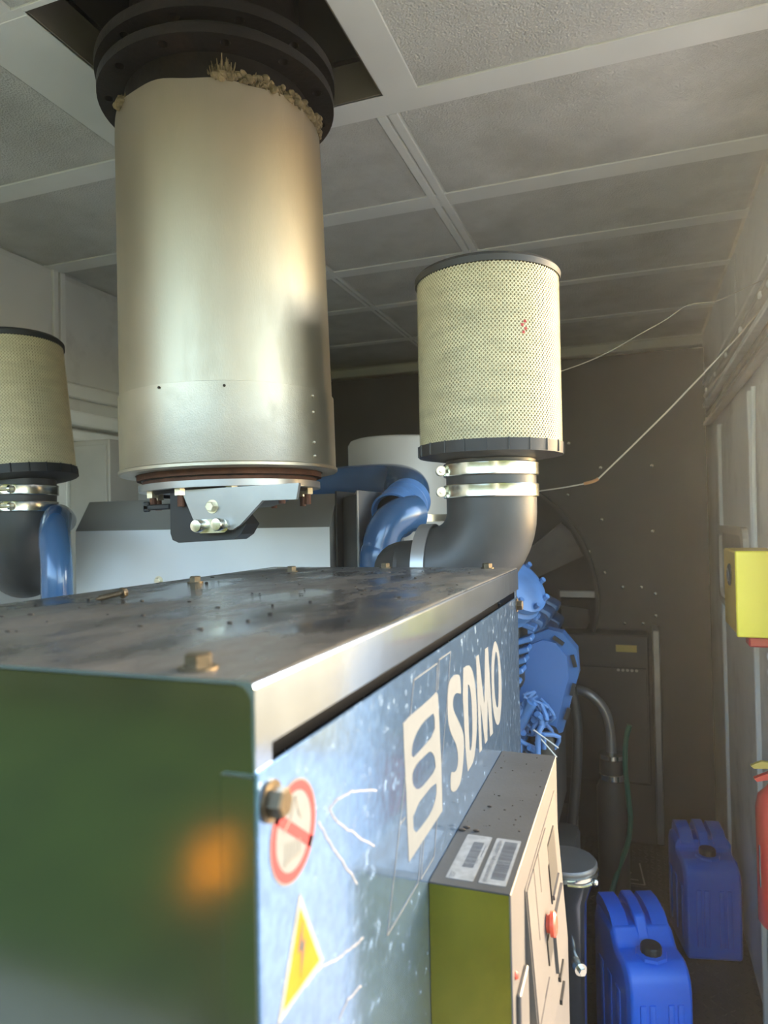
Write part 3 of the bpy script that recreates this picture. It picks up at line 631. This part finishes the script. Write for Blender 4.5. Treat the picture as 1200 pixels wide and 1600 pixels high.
# sheet-metal heat shield
hs = thing('heat_shield', 'pale sheet-metal heat shield box behind the cabinet', 'heat shield', (-.98, 1.55, 1.15))
P_ = [(1.42, 1.15), (1.42, 1.592), (1.47, 1.668), (1.75, 1.668), (1.75, 1.15)]
b = MB(); X0_, X1_ = -1.351, -.638
b.prism([(p[0], p[1]) for p in P_], 'X', X0_, X1_)
h_ = obj('shield_body', b, 'shield', hs, smooth=0); h_.data.materials.append(M['shield_shade'])
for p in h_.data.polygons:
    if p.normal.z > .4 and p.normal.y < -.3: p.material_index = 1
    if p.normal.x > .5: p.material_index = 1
obj('end_plate', MB().box(-.632, -.628, 1.44, 1.75, 1.15, 1.672).box(-.628, -.575, 1.46, 1.74, 1.15, 1.665, .015, 2), 'dark', hs, smooth=30)
obj('end_flange', MB().box(-.578, -.572, 1.43, 1.75, 1.15, 1.672, .002, 1), 'grey', hs, smooth=0)
ngon_bolt(hs, (-.60, 1.50, 1.665), (0, 0, 1), .007, .007, 'bolt')
ngon_bolt(hs, (-1.096, 1.42, 1.467), (0, -1, 0), .009, .008, 'bolt')

# blue coolant pipes
cp = thing('coolant_pipe', 'glossy blue coolant pipe with clamped coupling bending down beside the filter elbow', 'pipe', (-.58, 1.6, 1.3))
obj('pipe_bend', MB().tube([(-1.0, 1.86, 1.71), (-.85, 1.84, 1.71), (-.70, 1.80, 1.71), (-.60, 1.76, 1.705), (-.535, 1.68, 1.685), (-.51, 1.60, 1.655), (-.505, 1.565, 1.64)], .05, 28, 5), 'pipe', cp, smooth=60)
dd = Vector((-.10, -.92, -.42)).normalized(); pc = Vector((-.507, 1.60, 1.655))
obj('coupling', MB().lathe([(.050, 0), (.054, 0), (.0545, .018), (.056, .020), (.056, .026), (.0545, .028), (.0545, .05), (.056, .052), (.056, .058), (.054, .06), (.057, .10), (.052, .10), (.046, .09)], pc, dd, 40), 'blue_bright', cp)
obj('coupling_mouth_shade', MB().lathe([(0, .085), (.05, .085)], pc, dd, 32), 'black', cp)  # black disc painting the shade inside the open coupling
obj('down_pipe', MB().tube([(-.475, 1.53, 1.62), (-.495, 1.49, 1.612), (-.520, 1.465, 1.585), (-.532, 1.455, 1.54), (-.536, 1.45, 1.49), (-.536, 1.45, 1.20)], .042, 28, 5), 'pipe', cp, smooth=60)
obj('rear_ring', MB().lathe([(.046, 0), (.085, 0), (.085, .012), (.046, .012)], (-.560, 1.53, 1.53), (1, .2, 0), 32), 'rust', cp)
cp2 = thing('coolant_pipe', 'short blue pipe curving down at the left end of the heat shield', 'pipe', (-1.2, 1.2, 1.1))
obj('pipe_bend', MB().tube([(-1.38, 1.41, 1.62), (-1.25, 1.26, 1.625), (-1.165, 1.165, 1.585), (-1.130, 1.135, 1.52), (-1.125, 1.13, 1.42), (-1.125, 1.13, 1.1)], .031, 24, 5), 'pipe', cp2, smooth=60)
obj('pipe_collar', MB().lathe([(.030, 0), (.035, 0), (.035, .015), (.030, .015)], (-1.125, 1.13, 1.36), (0, 0, 1), 28), 'pipe', cp2)

ca = thing('metal_canister', 'pale grey round canister behind the blue pipe', 'canister', (-.675, 2.05, 1.50))
obj('canister_body', MB().lathe([(0, 1.50), (.12, 1.50), (.155, 1.515), (.163, 1.55), (.163, 1.835), (.155, 1.848), (.14, 1.853), (0, 1.856)], (-.675, 2.05, 0), n=56), 'canister', ca)
obj('canister_band', MB().lathe([(.1632, 1.60), (.166, 1.60), (.166, 1.62), (.1632, 1.62)], (-.675, 2.05, 0), n=56), 'zinc', ca)

# grey boxes low on the left wall
for (x0, x1, y0, y1, z0, z1, lab) in ((-1.985, -1.80, 2.06, 2.22, 1.25, 1.985 - .06, 'pale grey wall cabinet just right of the leaning filter'), (-1.985, -1.84, 2.25, 2.9, 1.2, 1.86, 'darker grey wall cabinet deeper along the left wall')):
    k = thing('wall_cabinet', lab, 'cabinet', ((x0 + x1) / 2, (y0 + y1) / 2, z0))
    obj('cabinet_body', MB().box(x0, x1, y0, y1, z0, z1, .004, 1), 'canister' if y0 < 2.2 else 'wall', k, smooth=0)
    obj('cabinet_door', MB().box(x0 + .01, x1 - .01, y0 - .006, y0, z0 + .02, z1 - .02, .002, 1), 'canister' if y0 < 2.2 else 'wall', k, smooth=0)
tag(obj('thumb_screw', MB().cyl((-1.93, 1.96, 2.08), (-1.90, 1.93, 2.08), .012, n=14).cyl((-1.90, 1.93, 2.08), (-1.88, 1.91, 2.085), .022, n=14).box(-1.99, -1.93, 1.955, 1.975, 2.07, 2.09), 'brass'), 'small brass knob on the left wall rail beside the leaning filter', 'knob')

# ============================================================ ENGINE
en = thing('engine', 'large blue diesel engine behind the cabinet', 'engine', (-.8, 2.3, .30))
obj('engine_block', MB().box(-1.20, -.36, 1.82, 3.05, .32, 1.10, .03, 2), 'blue', en, smooth=30)
obj('oil_sump', MB().box(-1.05, -.55, 1.85, 3.0, .302, .36, .02, 2), 'blue', en, smooth=30)
for sgn in (1, -1):
    for k in range(5):
        q = MB().box(-.13, .13, -.095, .095, 0, .20, .02, 2); q.bm.transform(Matrix.Translation((-.78 + sgn * .30, 1.98 + k * .225, 1.08)) @ Matrix.Rotation(R(28 * sgn), 4, 'Y'))
        hd_ = obj('cylinder_head', q, 'blue', en, smooth=30)
        q = MB().box(-.09, .09, -.075, .075, .20, .25, .015, 2); q.bm.transform(Matrix.Translation((-.78 + sgn * .30, 1.98 + k * .225, 1.08)) @ Matrix.Rotation(R(28 * sgn), 4, 'Y'))
        obj('valve_cover', q, 'blue_bright', hd_, smooth=30)
obj('intake_manifold', MB().tube([(-.78, 1.9, 1.30), (-.78, 3.0, 1.30)], .09, 20, 1), 'blue', en)
# turbo housing showing just past the cabinet's far corner
tb = MB().lathe([(0, 0), (.05, 0), (.075, .01), (.083, .03), (.075, .05), (.083, .055), (.083, .075), (.07, .085), (.078, .09), (.078, .105), (.05, .12), (0, .125)], (-.345, 1.83, 1.375), (.55, -.35, .45), 28)
tb_o = obj('turbo_housing', tb, 'blue_bright', en)
for k in range(8):
    a = 2 * PI * k / 8; v_ = Vector((.55, -.35, .45)).normalized().to_track_quat('Z', 'Y') @ Vector((.068 * math.cos(a), .068 * math.sin(a), .11)) + Vector((-.345, 1.83, 1.375))
    obj('turbo_bolt', MB().hexnut(v_, v_ + Vector((.55, -.35, .45)).normalized() * .014, .007), 'blue_bright', tb_o, smooth=20)
for i in range(7):                                 # stacked finned exhaust knuckles
    z = 1.345 - i * .028; x = -.228 - i * .008
    q = MB().box(-.085, .008, -.03, .03, -.007, .007, .003, 1); q.bm.transform(Matrix.Translation((x - .02, 1.86, z)) @ Matrix.Rotation(R(22 if i < 2 else -18), 4, 'Y'))
    obj('cooling_fin', q, 'blue_bright', en, smooth=0)
obj('knuckle', MB().box(-.38, -.285, 1.85, 1.98, 1.15, 1.36, .02, 2), 'dark', en, smooth=30)
# tilted octagonal end cover
OC = [(-.265, 1.288), (-.225, 1.305), (-.185, 1.297), (-.150, 1.255), (-.146, 1.19), (-.165, 1.13), (-.190, 1.035), (-.25, 1.01), (-.315, 1.02), (-.322, 1.06)]
cxx, czz = -.22, 1.16
oc = obj('end_cover', MB().prism(OC, 'Y', 1.905, 1.96), 'blue', en, smooth=0)
M['cover_blue'] = mat('cover_blue', (.045, .13, .33), 0, .5)
obj('cover_face', MB().prism([(cxx + (x - cxx) * .82 - .012, czz + (z - czz) * .86 - .006) for x, z in OC], 'Y', 1.893, 1.906), 'cover_blue', en, smooth=0)
for (x, z, a) in ((-.196, 1.277, -35), (-.158, 1.225, -75), (-.162, 1.15, -105), (-.178, 1.085, -110)):
    q = MB().box(-.016, .016, -.004, .004, -.005, .005); q.bm.transform(Matrix.Translation((x, 1.901, z)) @ Matrix.Rotation(R(-a), 4, 'Y')); obj('cover_slot', q, 'black', en, smooth=0)
# busy light-blue fuel lines, injectors and brackets
rn = random.Random(11)
for i in range(22):
    x = -.325 + rn.uniform(0, .095); z = 1.17 - rn.uniform(0, .10); y = 1.80 + rn.uniform(0, .06)
    p = [(x, y, z), (x + rn.uniform(-.03, .04), y - .01, z - rn.uniform(.01, .04)), (x + rn.uniform(-.02, .05), y + .02, z - rn.uniform(.04, .07)), (x + rn.uniform(-.03, .02), y + .03, z - .10)]
    obj('fuel_line', MB().tube(p, rn.uniform(.0025, .006), 8, 4), 'blue_bright', en)
for i in range(16):
    x = -.315 + rn.uniform(0, .09); z = 1.13 - rn.uniform(0, .13); y = 1.80 + rn.uniform(0, .05)
    q = MB().hexnut((x, y, z), (x + rn.uniform(-.02, .02), y - .02, z + .015), rn.uniform(.005, .010)).cyl((x, y, z), (x, y, z - .025), .006, n=10)
    obj('pipe_union', q, 'blue_bright', en, smooth=20)
obj('injector_rail', MB().cyl((-.325, 1.83, 1.0), (-.255, 1.80, 1.135), .014, n=16), 'blue_bright', en)
obj('drain_tube', MB().tube([(-.232, 1.80, 1.075), (-.240, 1.79, 1.05), (-.243, 1.79, .92)], .0075, 12, 3), 'blue_bright', en)
obj('oil_filter', MB().lathe([(0, 0), (.03, .002), (.038, .01), (.038, .07), (.033, .08), (0, .08)], (-.235, 1.86, .975), (0, 0, 1), 24), 'black', en)
for a_ in ((-.245, 1.79, 1.06, -.195, 1.79, 1.005), (-.25, 1.785, 1.07, -.19, 1.785, 1.03)): obj('cable_end', MB().cyl(a_[:3], a_[3:], .002, n=6), 'wire', en)
obj('bank_cover', MB().box(-.36, -.22, 1.90, 2.3, .72, 1.02, .02, 2), 'dark', en, smooth=30)
obj('mount_foot', MB().box(-.36, -.17, 1.95, 2.15, .3, .70, .02, 2), 'dark', en, smooth=30)

# ============================================================ RADIATOR AND FAN
ra = thing('radiator', 'dark radiator cowl with fan blades and pale rivets at the far end', 'radiator', (-.82, 3.8, 0))
cf = [(XL + .02, .02), (XR - .03, .02), (XR - .03, 2.40), (XL + .02, 2.40)]
obj('cowl_plate', MB().prism(cf, 'Y', 3.62, 3.64, [circle(-.83, 1.2, .645, 72)]), 'dark', ra, smooth=0)
obj('cowl_ring', MB().lathe([(.645, 0), (.66, 0), (.66, .14), (.645, .14)], (-.83, 3.66, 1.2), (0, -1, 0), 72), 'dark', ra)
obj('radiator_core', MB().box(-1.75, .15, 3.86, 3.95, .2, 2.3), 'black', ra, smooth=0)
obj('fan_hub', MB().lathe([(0, 0), (.13, 0), (.13, .06), (.10, .08), (0, .08)], (-.83, 3.80, 1.2), (0, -1, 0), 32), 'grey', ra)
for k in range(8):
    q = MB().prism([(.11, -.05), (.35, -.10), (.60, -.12), (.615, .03), (.60, .10), (.35, .06), (.11, .04)], 'Y', -.004, .004)
    q.bm.transform(Matrix.Translation((-.83, 3.765, 1.2)) @ Matrix.Rotation(R(-30 + 45 * k), 4, 'Y') @ Matrix.Rotation(R(24), 4, 'X')); obj('fan_blade', q, 'grey', ra, smooth=0)
for (x, z) in [(-.150, 1.592), (.084, 1.532), (-.144, 1.330), (-.0595, 1.259), (.0256, 1.260), (.0884, 1.230), (.0888, 1.123), (-.2146, 1.4345), (-.310, 1.720), (-.182, .857), (-.055, 1.082), (.030, 1.084), (-.134, .750), (.088, 1.85), (-.15, 1.85), (-.30, 1.98)]:
    obj('rivet', MB().sphere((x, 3.618, z), .008, sy=.6, n=10), 'zinc', ra)
obj('core_bar', MB().box(-.36, -.19, 3.60, 3.62, 1.205, 1.24, .003, 1), 'grey', ra, smooth=0)
obj('cowl_stiffener', MB().box(-.37, -.355, 3.605, 3.62, .85, 1.25), 'dark', ra, smooth=0)
obj('side_channel', MB().box(.068, .098, 3.44, 3.62, .1, 1.08, .004, 1), 'grey', ra, smooth=0)
bx = thing('charger_box', 'black equipment box with a faded yellow label on the radiator cowl', 'box', (-.14, 3.53, .36))
obj('box_body', MB().box(-.345, .050, 3.455, 3.619, .36, 1.05, .006, 1), 'dark', bx, smooth=0)
obj('box_front', MB().box(-.335, .040, 3.449, 3.455, .37, .90, .003, 1), 'dark', bx, smooth=0)
obj('yellow_label', MB().box(-.094, -.002, 3.4535, 3.455, .972, 1.004), 'label_y', bx, smooth=0)
for k in range(5): obj('plug', MB().lathe([(0, 0), (.007, 0), (.006, .006), (0, .006)], (-.085 + k * .02, 3.449, .888), (0, -1, 0), 10), 'grey', bx)

# grey bent hose with coupling on an upright black tank
bh = thing('bent_hose', 'grey bent hose with silver coupling rising from an upright black tank', 'hose', (-.11, 3.0, 0))
obj('hose_pipe', MB().tube([(-.30, 3.05, .86), (-.25, 3.02, .885), (-.19, 3.0, .875), (-.135, 3.0, .82), (-.112, 3.0, .74), (-.108, 3.0, .62)], .019, 18, 5), 'grey', bh)
obj('coupling_band', MB().lathe([(.045, 0), (.052, 0), (.052, .02), (.047, .024), (.047, .08), (.052, .084), (.052, .10), (.03, .105), (0, .105)], (-.108, 3.0, .54), n=28), 'zinc', bh)
obj('coupling_sleeve', MB().lathe([(.048, .562), (.0485, .562), (.0485, .62), (.048, .62)], (-.108, 3.0, 0), n=28), 'dark', bh)
obj('upright_tank', MB().lathe([(0, .0), (.055, .0), (.062, .01), (.062, .50), (.05, .53), (.04, .54), (0, .54)], (-.108, 3.0, 0), n=32), 'dark', bh)
tag(obj('green_hose', MB().tube([(-.035, 2.93, .78), (-.05, 2.93, .72), (-.055, 2.93, .62), (-.045, 2.93, .48), (-.04, 2.93, .40), (-.055, 2.94, .30), (-.09, 2.95, .2), (-.13, 2.9, .08), (-.16, 2.85, .012)], .0105, 12, 5), 'green_hose'), 'thin green hose hanging beside the upright black tank', 'hose')
dv = thing('drain_hose', 'black drain hose with a silver valve and red tab beside the engine', 'hose', (-.25, 2.35, .35))
obj('hose_pipe', MB().tube([(-.20, 2.3, 1.06), (-.185, 2.3, .95), (-.19, 2.3, .80), (-.205, 2.32, .66), (-.215, 2.33, .60)], .016, 14, 5), 'rubber', dv)
obj('valve', MB().cyl((-.215, 2.33, .60), (-.222, 2.32, .52), .02, n=8).cyl((-.222, 2.32, .52), (-.224, 2.32, .47), .014, n=12), 'zinc', dv)
obj('valve_lever', MB().prism([(-.235, .545), (-.16, .52), (-.15, .505), (-.17, .50), (-.235, .525)], 'Y', 2.29, 2.296), 'grey', dv, smooth=0)
obj('red_tab', MB().box(-.215, -.203, 2.283, 2.29, .49, .52, .002, 1), 'red', dv, label='red tab', smooth=0)
obj('hose_tail', MB().tube([(-.224, 2.32, .47), (-.226, 2.33, .3), (-.23, 2.35, .02)], .014, 12, 4), 'rubber', dv)

M['dark_chrome'] = mat('dark_chrome', (.10, .11, .13), .9, .18)
M['lid_grey'] = mat('lid_grey', (.16, .15, .14), .5, .4, .1, 12)
# lidded canister beside the control box
lc = thing('lidded_canister', 'tall round metal canister with a flat clamped lid beside the control box', 'canister', (-.178, 1.79, .0))
o_ = (-.178, 1.79, 0)
obj('canister_body', MB().lathe([(0, .10), (.030, .10), (.038, .12), (.046, .66), (.070, .728), (.06, .732)], o_, n=36), 'dark_chrome', lc)
obj('canister_stand', MB().lathe([(0, .0), (.07, .0), (.07, .012), (.045, .02), (.045, .10), (0, .10)], o_, n=28), 'dark', lc)
obj('canister_lid', MB().lathe([(0, .740), (.072, .740), (.0745, .745), (.0745, .751), (.071, .756), (.06, .7575), (0, .7575)], o_, n=48), 'lid_grey', lc)
obj('clamp_ring', MB().lathe([(.070, .728), (.0765, .730), (.0765, .740), (.072, .742)], o_, n=48), 'zinc', lc)
lv = obj('clamp_lever', MB().tube([(-.168, 1.706, .734), (-.133, 1.710, .734), (-.111, 1.722, .740)], .005, 10, 3), 'zinc', lc)
obj('lever_ball', MB().sphere((-.107, 1.722, .742), .0095, n=14), 'zinc', lv)
db = MB().cyl((-.165, 1.765, .53), (-.150, 1.735, .53), .012, n=8).cyl((-.150, 1.735, .53), (-.143, 1.722, .53), .015, n=16).cyl((-.143, 1.722, .53), (-.137, 1.712, .53), .009, n=6)
obj('drain_plug', db, 'zinc', lc, smooth=20)

# thin floor sign plate
fp = thing('floor_plate', 'small dark plate with pale printed border lying on the floor', 'plate', (-.07, 3.3, 0))
obj('plate_sheet', MB().box(-.18, .02, 3.22, 3.45, .003, .008), 'dark', fp, smooth=0)
q = MB()
for ln in ([(-.08, 3.235), (.008, 3.235), (-.012, 3.43)], [(-.08, 3.235), (-.05, 3.33)], [(-.16, 3.40), (-.06, 3.40)], [(-.06, 3.27), (-.02, 3.27)]): q.ribbon(ln, .006, 'Z', .0082)
obj('plate_border', q, 'grey', fp, smooth=0)

# ============================================================ JERRYCANS
def jerrycan(loc, rz, label, w=.185, l=.30, h=.40):
    j = thing('jerrycan', label, 'jerrycan', loc, 'blue plastic jerrycans on the floor')
    # built about the origin at loc: x width, y length (front at -l/2), z up
    ox, oy, oz = loc
    def T(mb): mb.bm.transform(Matrix.Translation(loc) @ Matrix.Rotation(rz, 4, 'Z')); return mb
    prof = [(-l/2, .012), (-l/2, h*.72), (-l/2 + .006, h*.80), (-l/2 + .022, h*.86), (-l/2 + .045, h*.895), (-l/2 + .10, h*.90), (-l/2 + .115, h*.93), (-.01, h), (l/2 - .04, h), (l/2 - .012, h*.97), (l/2, h*.9), (l/2, .012), (l/2 - .012, 0), (-l/2 + .012, 0)]
    b = MB(); bm = b.bm; n = len(prof)
    xs = [(-w/2, .965), (-w/2 + .010, 1.0), (w/2 - .010, 1.0), (w/2, .965)]
    cy_, cz_ = 0, h * .48; rings = []
    for x, s in xs: rings.append([bm.verts.new((x, cy_ + (y - cy_) * (1 if s == 1 else 1 - .018 / l * 2), cz_ + (z - cz_) * (1 if s == 1 else 1 - .016 / h * 2))) for y, z in prof])
    for a, c2 in zip(rings, rings[1:]):
        for k in range(n): bm.faces.new((a[k], a[(k + 1) % n], c2[(k + 1) % n], c2[k]))
    bm.faces.new(rings[0][::-1]); bm.faces.new(rings[-1])
    bmesh.ops.recalc_face_normals(bm, faces=bm.faces[:])
    body = obj('can_body', T(b), 'jerry', j, smooth=40)
    md = body.modifiers.new('round', 'BEVEL'); md.width = .007; md.segments = 3; md.limit_method = 'ANGLE'; md.angle_limit = R(25)
    # moulded ribs on the narrow front and the flanks
    for x in (-.052, -.026, .0, .026, .052):
        if abs(x) < .001: continue
        obj('front_rib', T(MB().box(x - .009, x + .009, -l/2 - .004, -l/2 + .004, .05, h*.66, .003, 2)), 'jerry', j)
    for sx in (-1, 1):
        for y in (-.07, 0, .07): obj('side_rib', T(MB().box(sx * w/2 - .003, sx * w/2 + .003, y - .018, y + .018, .06, h*.66, .0025, 2)), 'jerry', j)
    # twin shoulders and carrying handle with the gap under it
    for sx in (-1, 1):
        obj('shoulder', T(MB().prism([(-.02, h - .012), (.02, h + .022), (.075, h + .035), (l/2 - .03, h + .032), (l/2 - .01, h + .005), (l/2 - .012, h - .012)], 'X', sx * .083, sx * .035)), 'jerry', j, smooth=30)
    hd2 = MB().prism([(-.045, h*.91), (-.03, h*.945), (.0, h + .025), (.06, h + .045), (l/2 - .04, h + .042), (l/2 - .015, h + .01), (l/2 - .03, h - .005), (l/2 - .055, h + .018), (.05, h + .022), (.015, h + .004), (-.01, h*.93)], 'X', -.017, .017)
    hh = obj('handle', T(hd2), 'jerry', j, smooth=30); m2 = hh.modifiers.new('round', 'BEVEL'); m2.width = .005; m2.segments = 2; m2.limit_method = 'ANGLE'; m2.angle_limit = R(30)
    # cap in a moulded collar
    cpos = (0, -l/2 + .068, h*.895)
    obj('collar', T(MB().lathe([(.026, 0), (.045, 0), (.043, .008), (.030, .010), (.026, .004)], cpos, n=8)), 'jerry', j, smooth=20)
    cpp = MB(); bm = cpp.bm; rings = []
    for r_, z_, rip in ((.029, .004, 1), (.029, .026, 1), (.026, .030, 0), (0, .030, 0)):
        if r_ == 0: rings.append([bm.verts.new((cpos[0], cpos[1], cpos[2] + z_))])
        else: rings.append([bm.verts.new((cpos[0] + (r_ - (.0016 if rip and k % 4 == 3 else 0)) * math.cos(2*PI*k/48), cpos[1] + (r_ - (.0016 if rip and k % 4 == 3 else 0)) * math.sin(2*PI*k/48), cpos[2] + z_)) for k in range(48)])
    for a, c2 in zip(rings, rings[1:]):
        for k in range(48):
            k2 = (k + 1) % 48
            bm.faces.new((a[k], a[k2], c2[0]) if len(c2) == 1 else (a[k], a[k2], c2[k2], c2[k]))
    obj('screw_cap', T(cpp), 'black', j, label='black screw cap')
    return j
jerrycan((-.012, 2.20, .0025), R(21), 'bright blue jerrycan with black cap on the tread floor nearest the camera')
jerrycan((.215, 2.88, .0025), R(12), 'hazy blue jerrycan against the right wall behind the bright one', w=.20, l=.24, h=.385)

# ============================================================ RIGHT WALL THINGS
fx = thing('fire_extinguisher', 'red fire extinguisher hanging on the right wall by the side door', 'extinguisher', (.310, 1.925, .60))
obj('cylinder', MB().lathe([(0, .0), (.038, .0), (.046, .012), (.046, .285), (.040, .315), (.022, .335), (.016, .345), (0, .345)], (.310, 1.925, .60), n=32), 'red', fx)
obj('valve_head', MB().lathe([(0, 0), (.014, 0), (.014, .03), (0, .03)], (.310, 1.925, .943), n=14), 'zinc', fx)
obj('squeeze_lever', MB().prism([(.262, .955), (.268, .948), (.33, .965), (.33, .978), (.30, .975)], 'Y', 1.917, 1.933), 'red', fx, smooth=0)
obj('carry_handle', MB().prism([(.256, .985), (.262, .979), (.335, .985), (.335, .995), (.28, .998)], 'Y', 1.919, 1.931), 'label_y', fx, smooth=0)
obj('wall_bracket', MB().box(.35, .359, 1.90, 1.95, .62, .92), 'black', fx, smooth=0)
q = MB()
for k in range(1):
    a = R(205 + k * 9); q.box(.310 + .0462 * math.cos(a) - .001, .310 + .0462 * math.cos(a) + .001, 1.925 + .0462 * math.sin(a) - .004, 1.925 + .0462 * math.sin(a) + .004, .70, .80)
obj('paper_label', q, 'decal', fx, label='narrow pale label', smooth=0)

yb = thing('emergency_box', 'bright yellow emergency box on the right wall', 'box', (.298, 2.11, 1.292))
obj('box_body', MB().box(.242, .352, 1.988, 2.235, 1.292, 1.507, .004, 1), 'yellow_side', yb, smooth=0)
obj('box_front', MB().box(.240, .353, 1.975, 1.988, 1.290, 1.509, .003, 1), 'yellow', yb, smooth=0)
obj('round_badge', MB().lathe([(0, 0), (.030, 0), (.030, .003), (.026, .005), (0, .005)], (.242, 2.10, 1.44), (-1, 0, 0), 24), 'dark', yb)
obj('badge_ring', MB().lathe([(.014, .005), (.018, .005), (.018, .007), (.014, .007)], (.242, 2.10, 1.44), (-1, 0, 0), 24), 'grey', yb)
tag(obj('red_clip', MB().box(.27, .352, 2.0, 2.06, 1.262, 1.288, .004, 1), 'red'), 'small red clip under the yellow box', 'clip')
ov = thing('wall_plate', 'grey rounded recessed plate behind the yellow box on the right wall', 'plate', (.355, 2.9, 1.25))
rp = []
for (cy_, cz_, a0) in ((3.25, 1.50, 0), (2.62, 1.50, 90), (2.62, 1.30, 180), (3.25, 1.30, 270)):
    for k in range(5): a = R(a0 + k * 22.5); rp.append((cy_ + .06 * math.cos(a), cz_ + .06 * math.sin(a)))
obj('plate_rim', MB().prism(rp, 'X', .336, .354, [[(2.935 + (y - 2.935) * .86, 1.40 + (z - 1.40) * .82) for y, z in rp]]), 'canister', ov, smooth=20)
obj('plate_recess', MB().prism([(2.935 + (y - 2.935) * .9, 1.40 + (z - 1.40) * .9) for y, z in rp], 'X', .348, .353), 'grey', ov, smooth=0)
ch = thing('hook_chain', 'short pale chain hanging under the yellow box', 'chain', (.335, 2.10, 1.13))
for k in range(7):
    q = MB(); pts = [(.009 * math.cos(a), 0, .013 * math.sin(a)) for a in [2 * PI * i / 10 for i in range(11)]]
    q.tube(pts, .0022, 6, 1, False); q.bm.transform(Matrix.Translation((.33, 2.07, 1.27 - k * .021)) @ Matrix.Rotation(R(90 * (k % 2) + 20), 4, 'Z')); obj('chain_link', q, 'strip', ch)
ct = thing('cable_tray', 'grey cable tray running along the top of the right wall', 'cable tray', (.33, 3.0, 2.02))
obj('tray_back', MB().box(.345, .353, 1.90, 3.6, 2.03, 2.23), 'grey', ct, smooth=0)
for z in (2.035, 2.12, 2.225): obj('tray_rail', MB().box(.318, .346, 1.90, 3.6, z - .009, z + .009, .003, 1), 'grey' if z < 2.1 else 'wall', ct, smooth=0)
for y in (2.0, 2.35, 2.7, 3.05, 3.4): obj('tray_clip', MB().box(.312, .320, y - .012, y + .012, 2.155, 2.17, .002, 1), 'strip', ct, smooth=0)
for k, (z, r_) in enumerate(((2.07, .010), (2.165, .013), (2.19, .008))): obj('cable', MB().tube([(.330, 1.92, z), (.331, 2.5, z + .004), (.330, 3.1, z - .003), (.332, 3.58, z)], r_, 10, 4), 'canister' if k else 'rubber', ct)
tag(obj('conduit', MB().tube([(.340, 2.30, 1.98), (.339, 2.33, 1.75), (.338, 2.33, 1.60), (.338, 2.33, 1.30)], .007, 10, 3), 'strip'), 'thin white vertical conduit on the right wall above the yellow box', 'conduit')

pw = thing('pull_wire', 'taut wire with copper splice running from the right wall towards the filter', 'wire', (.05, 2.05, 1.68))
obj('wire_run', MB().tube([(.352, 2.05, 2.170), (.265, 2.05, 2.068), (.09, 2.05, 1.885), (-.0916, 2.05, 1.7108)], .0022, 8, 2), 'wire', pw)
obj('wire_tail', MB().tube([(-.13, 2.05, 1.698), (-.19, 2.05, 1.689), (-.26, 2.06, 1.682), (-.40, 2.07, 1.67), (-.512, 2.08, 1.66)], .0018, 8, 3), 'wire', pw)
obj('splice', MB().tube([(-.0916, 2.05, 1.711), (-.105, 2.05, 1.704), (-.131, 2.05, 1.698)], .0045, 8, 3), 'copper', pw, label='copper splice')
tag(obj('slack_wire', MB().tube([(.352, 2.06, 2.225), (.283, 2.05, 2.197), (.2216, 2.05, 2.174), (.1508, 2.05, 2.171), (.094, 2.05, 2.138), (.027, 2.05, 2.106), (-.08, 2.05, 2.055), (-.20, 2.05, 2.02), (-.33, 2.05, 2.00)], .0010, 6, 4), 'wire'), 'thin slack wire above the taut one near the ceiling', 'wire')

# haze added through the container for a veil of low sun glow
hz = bpy.data.materials.new('added_haze'); hz.use_nodes = True; t_ = hz.node_tree; t_.nodes.clear()
vs = t_.nodes.new('ShaderNodeVolumeScatter'); vs.inputs['Color'].default_value = (.86, .93, 1, 1); vs.inputs['Density'].default_value = .014; vs.inputs['Anisotropy'].default_value = .8
oo = t_.nodes.new('ShaderNodeOutputMaterial'); t_.links.new(vs.outputs[0], oo.inputs['Volume']); M['haze'] = hz
hb_ = obj('haze', MB().box(-1.98, .355, -.44, 3.58, .004, 2.53), 'haze', smooth=0, kind='stuff')
tag(hb_, 'thin haze added to the container air for a veil of glow, warmest along the right wall', 'haze')
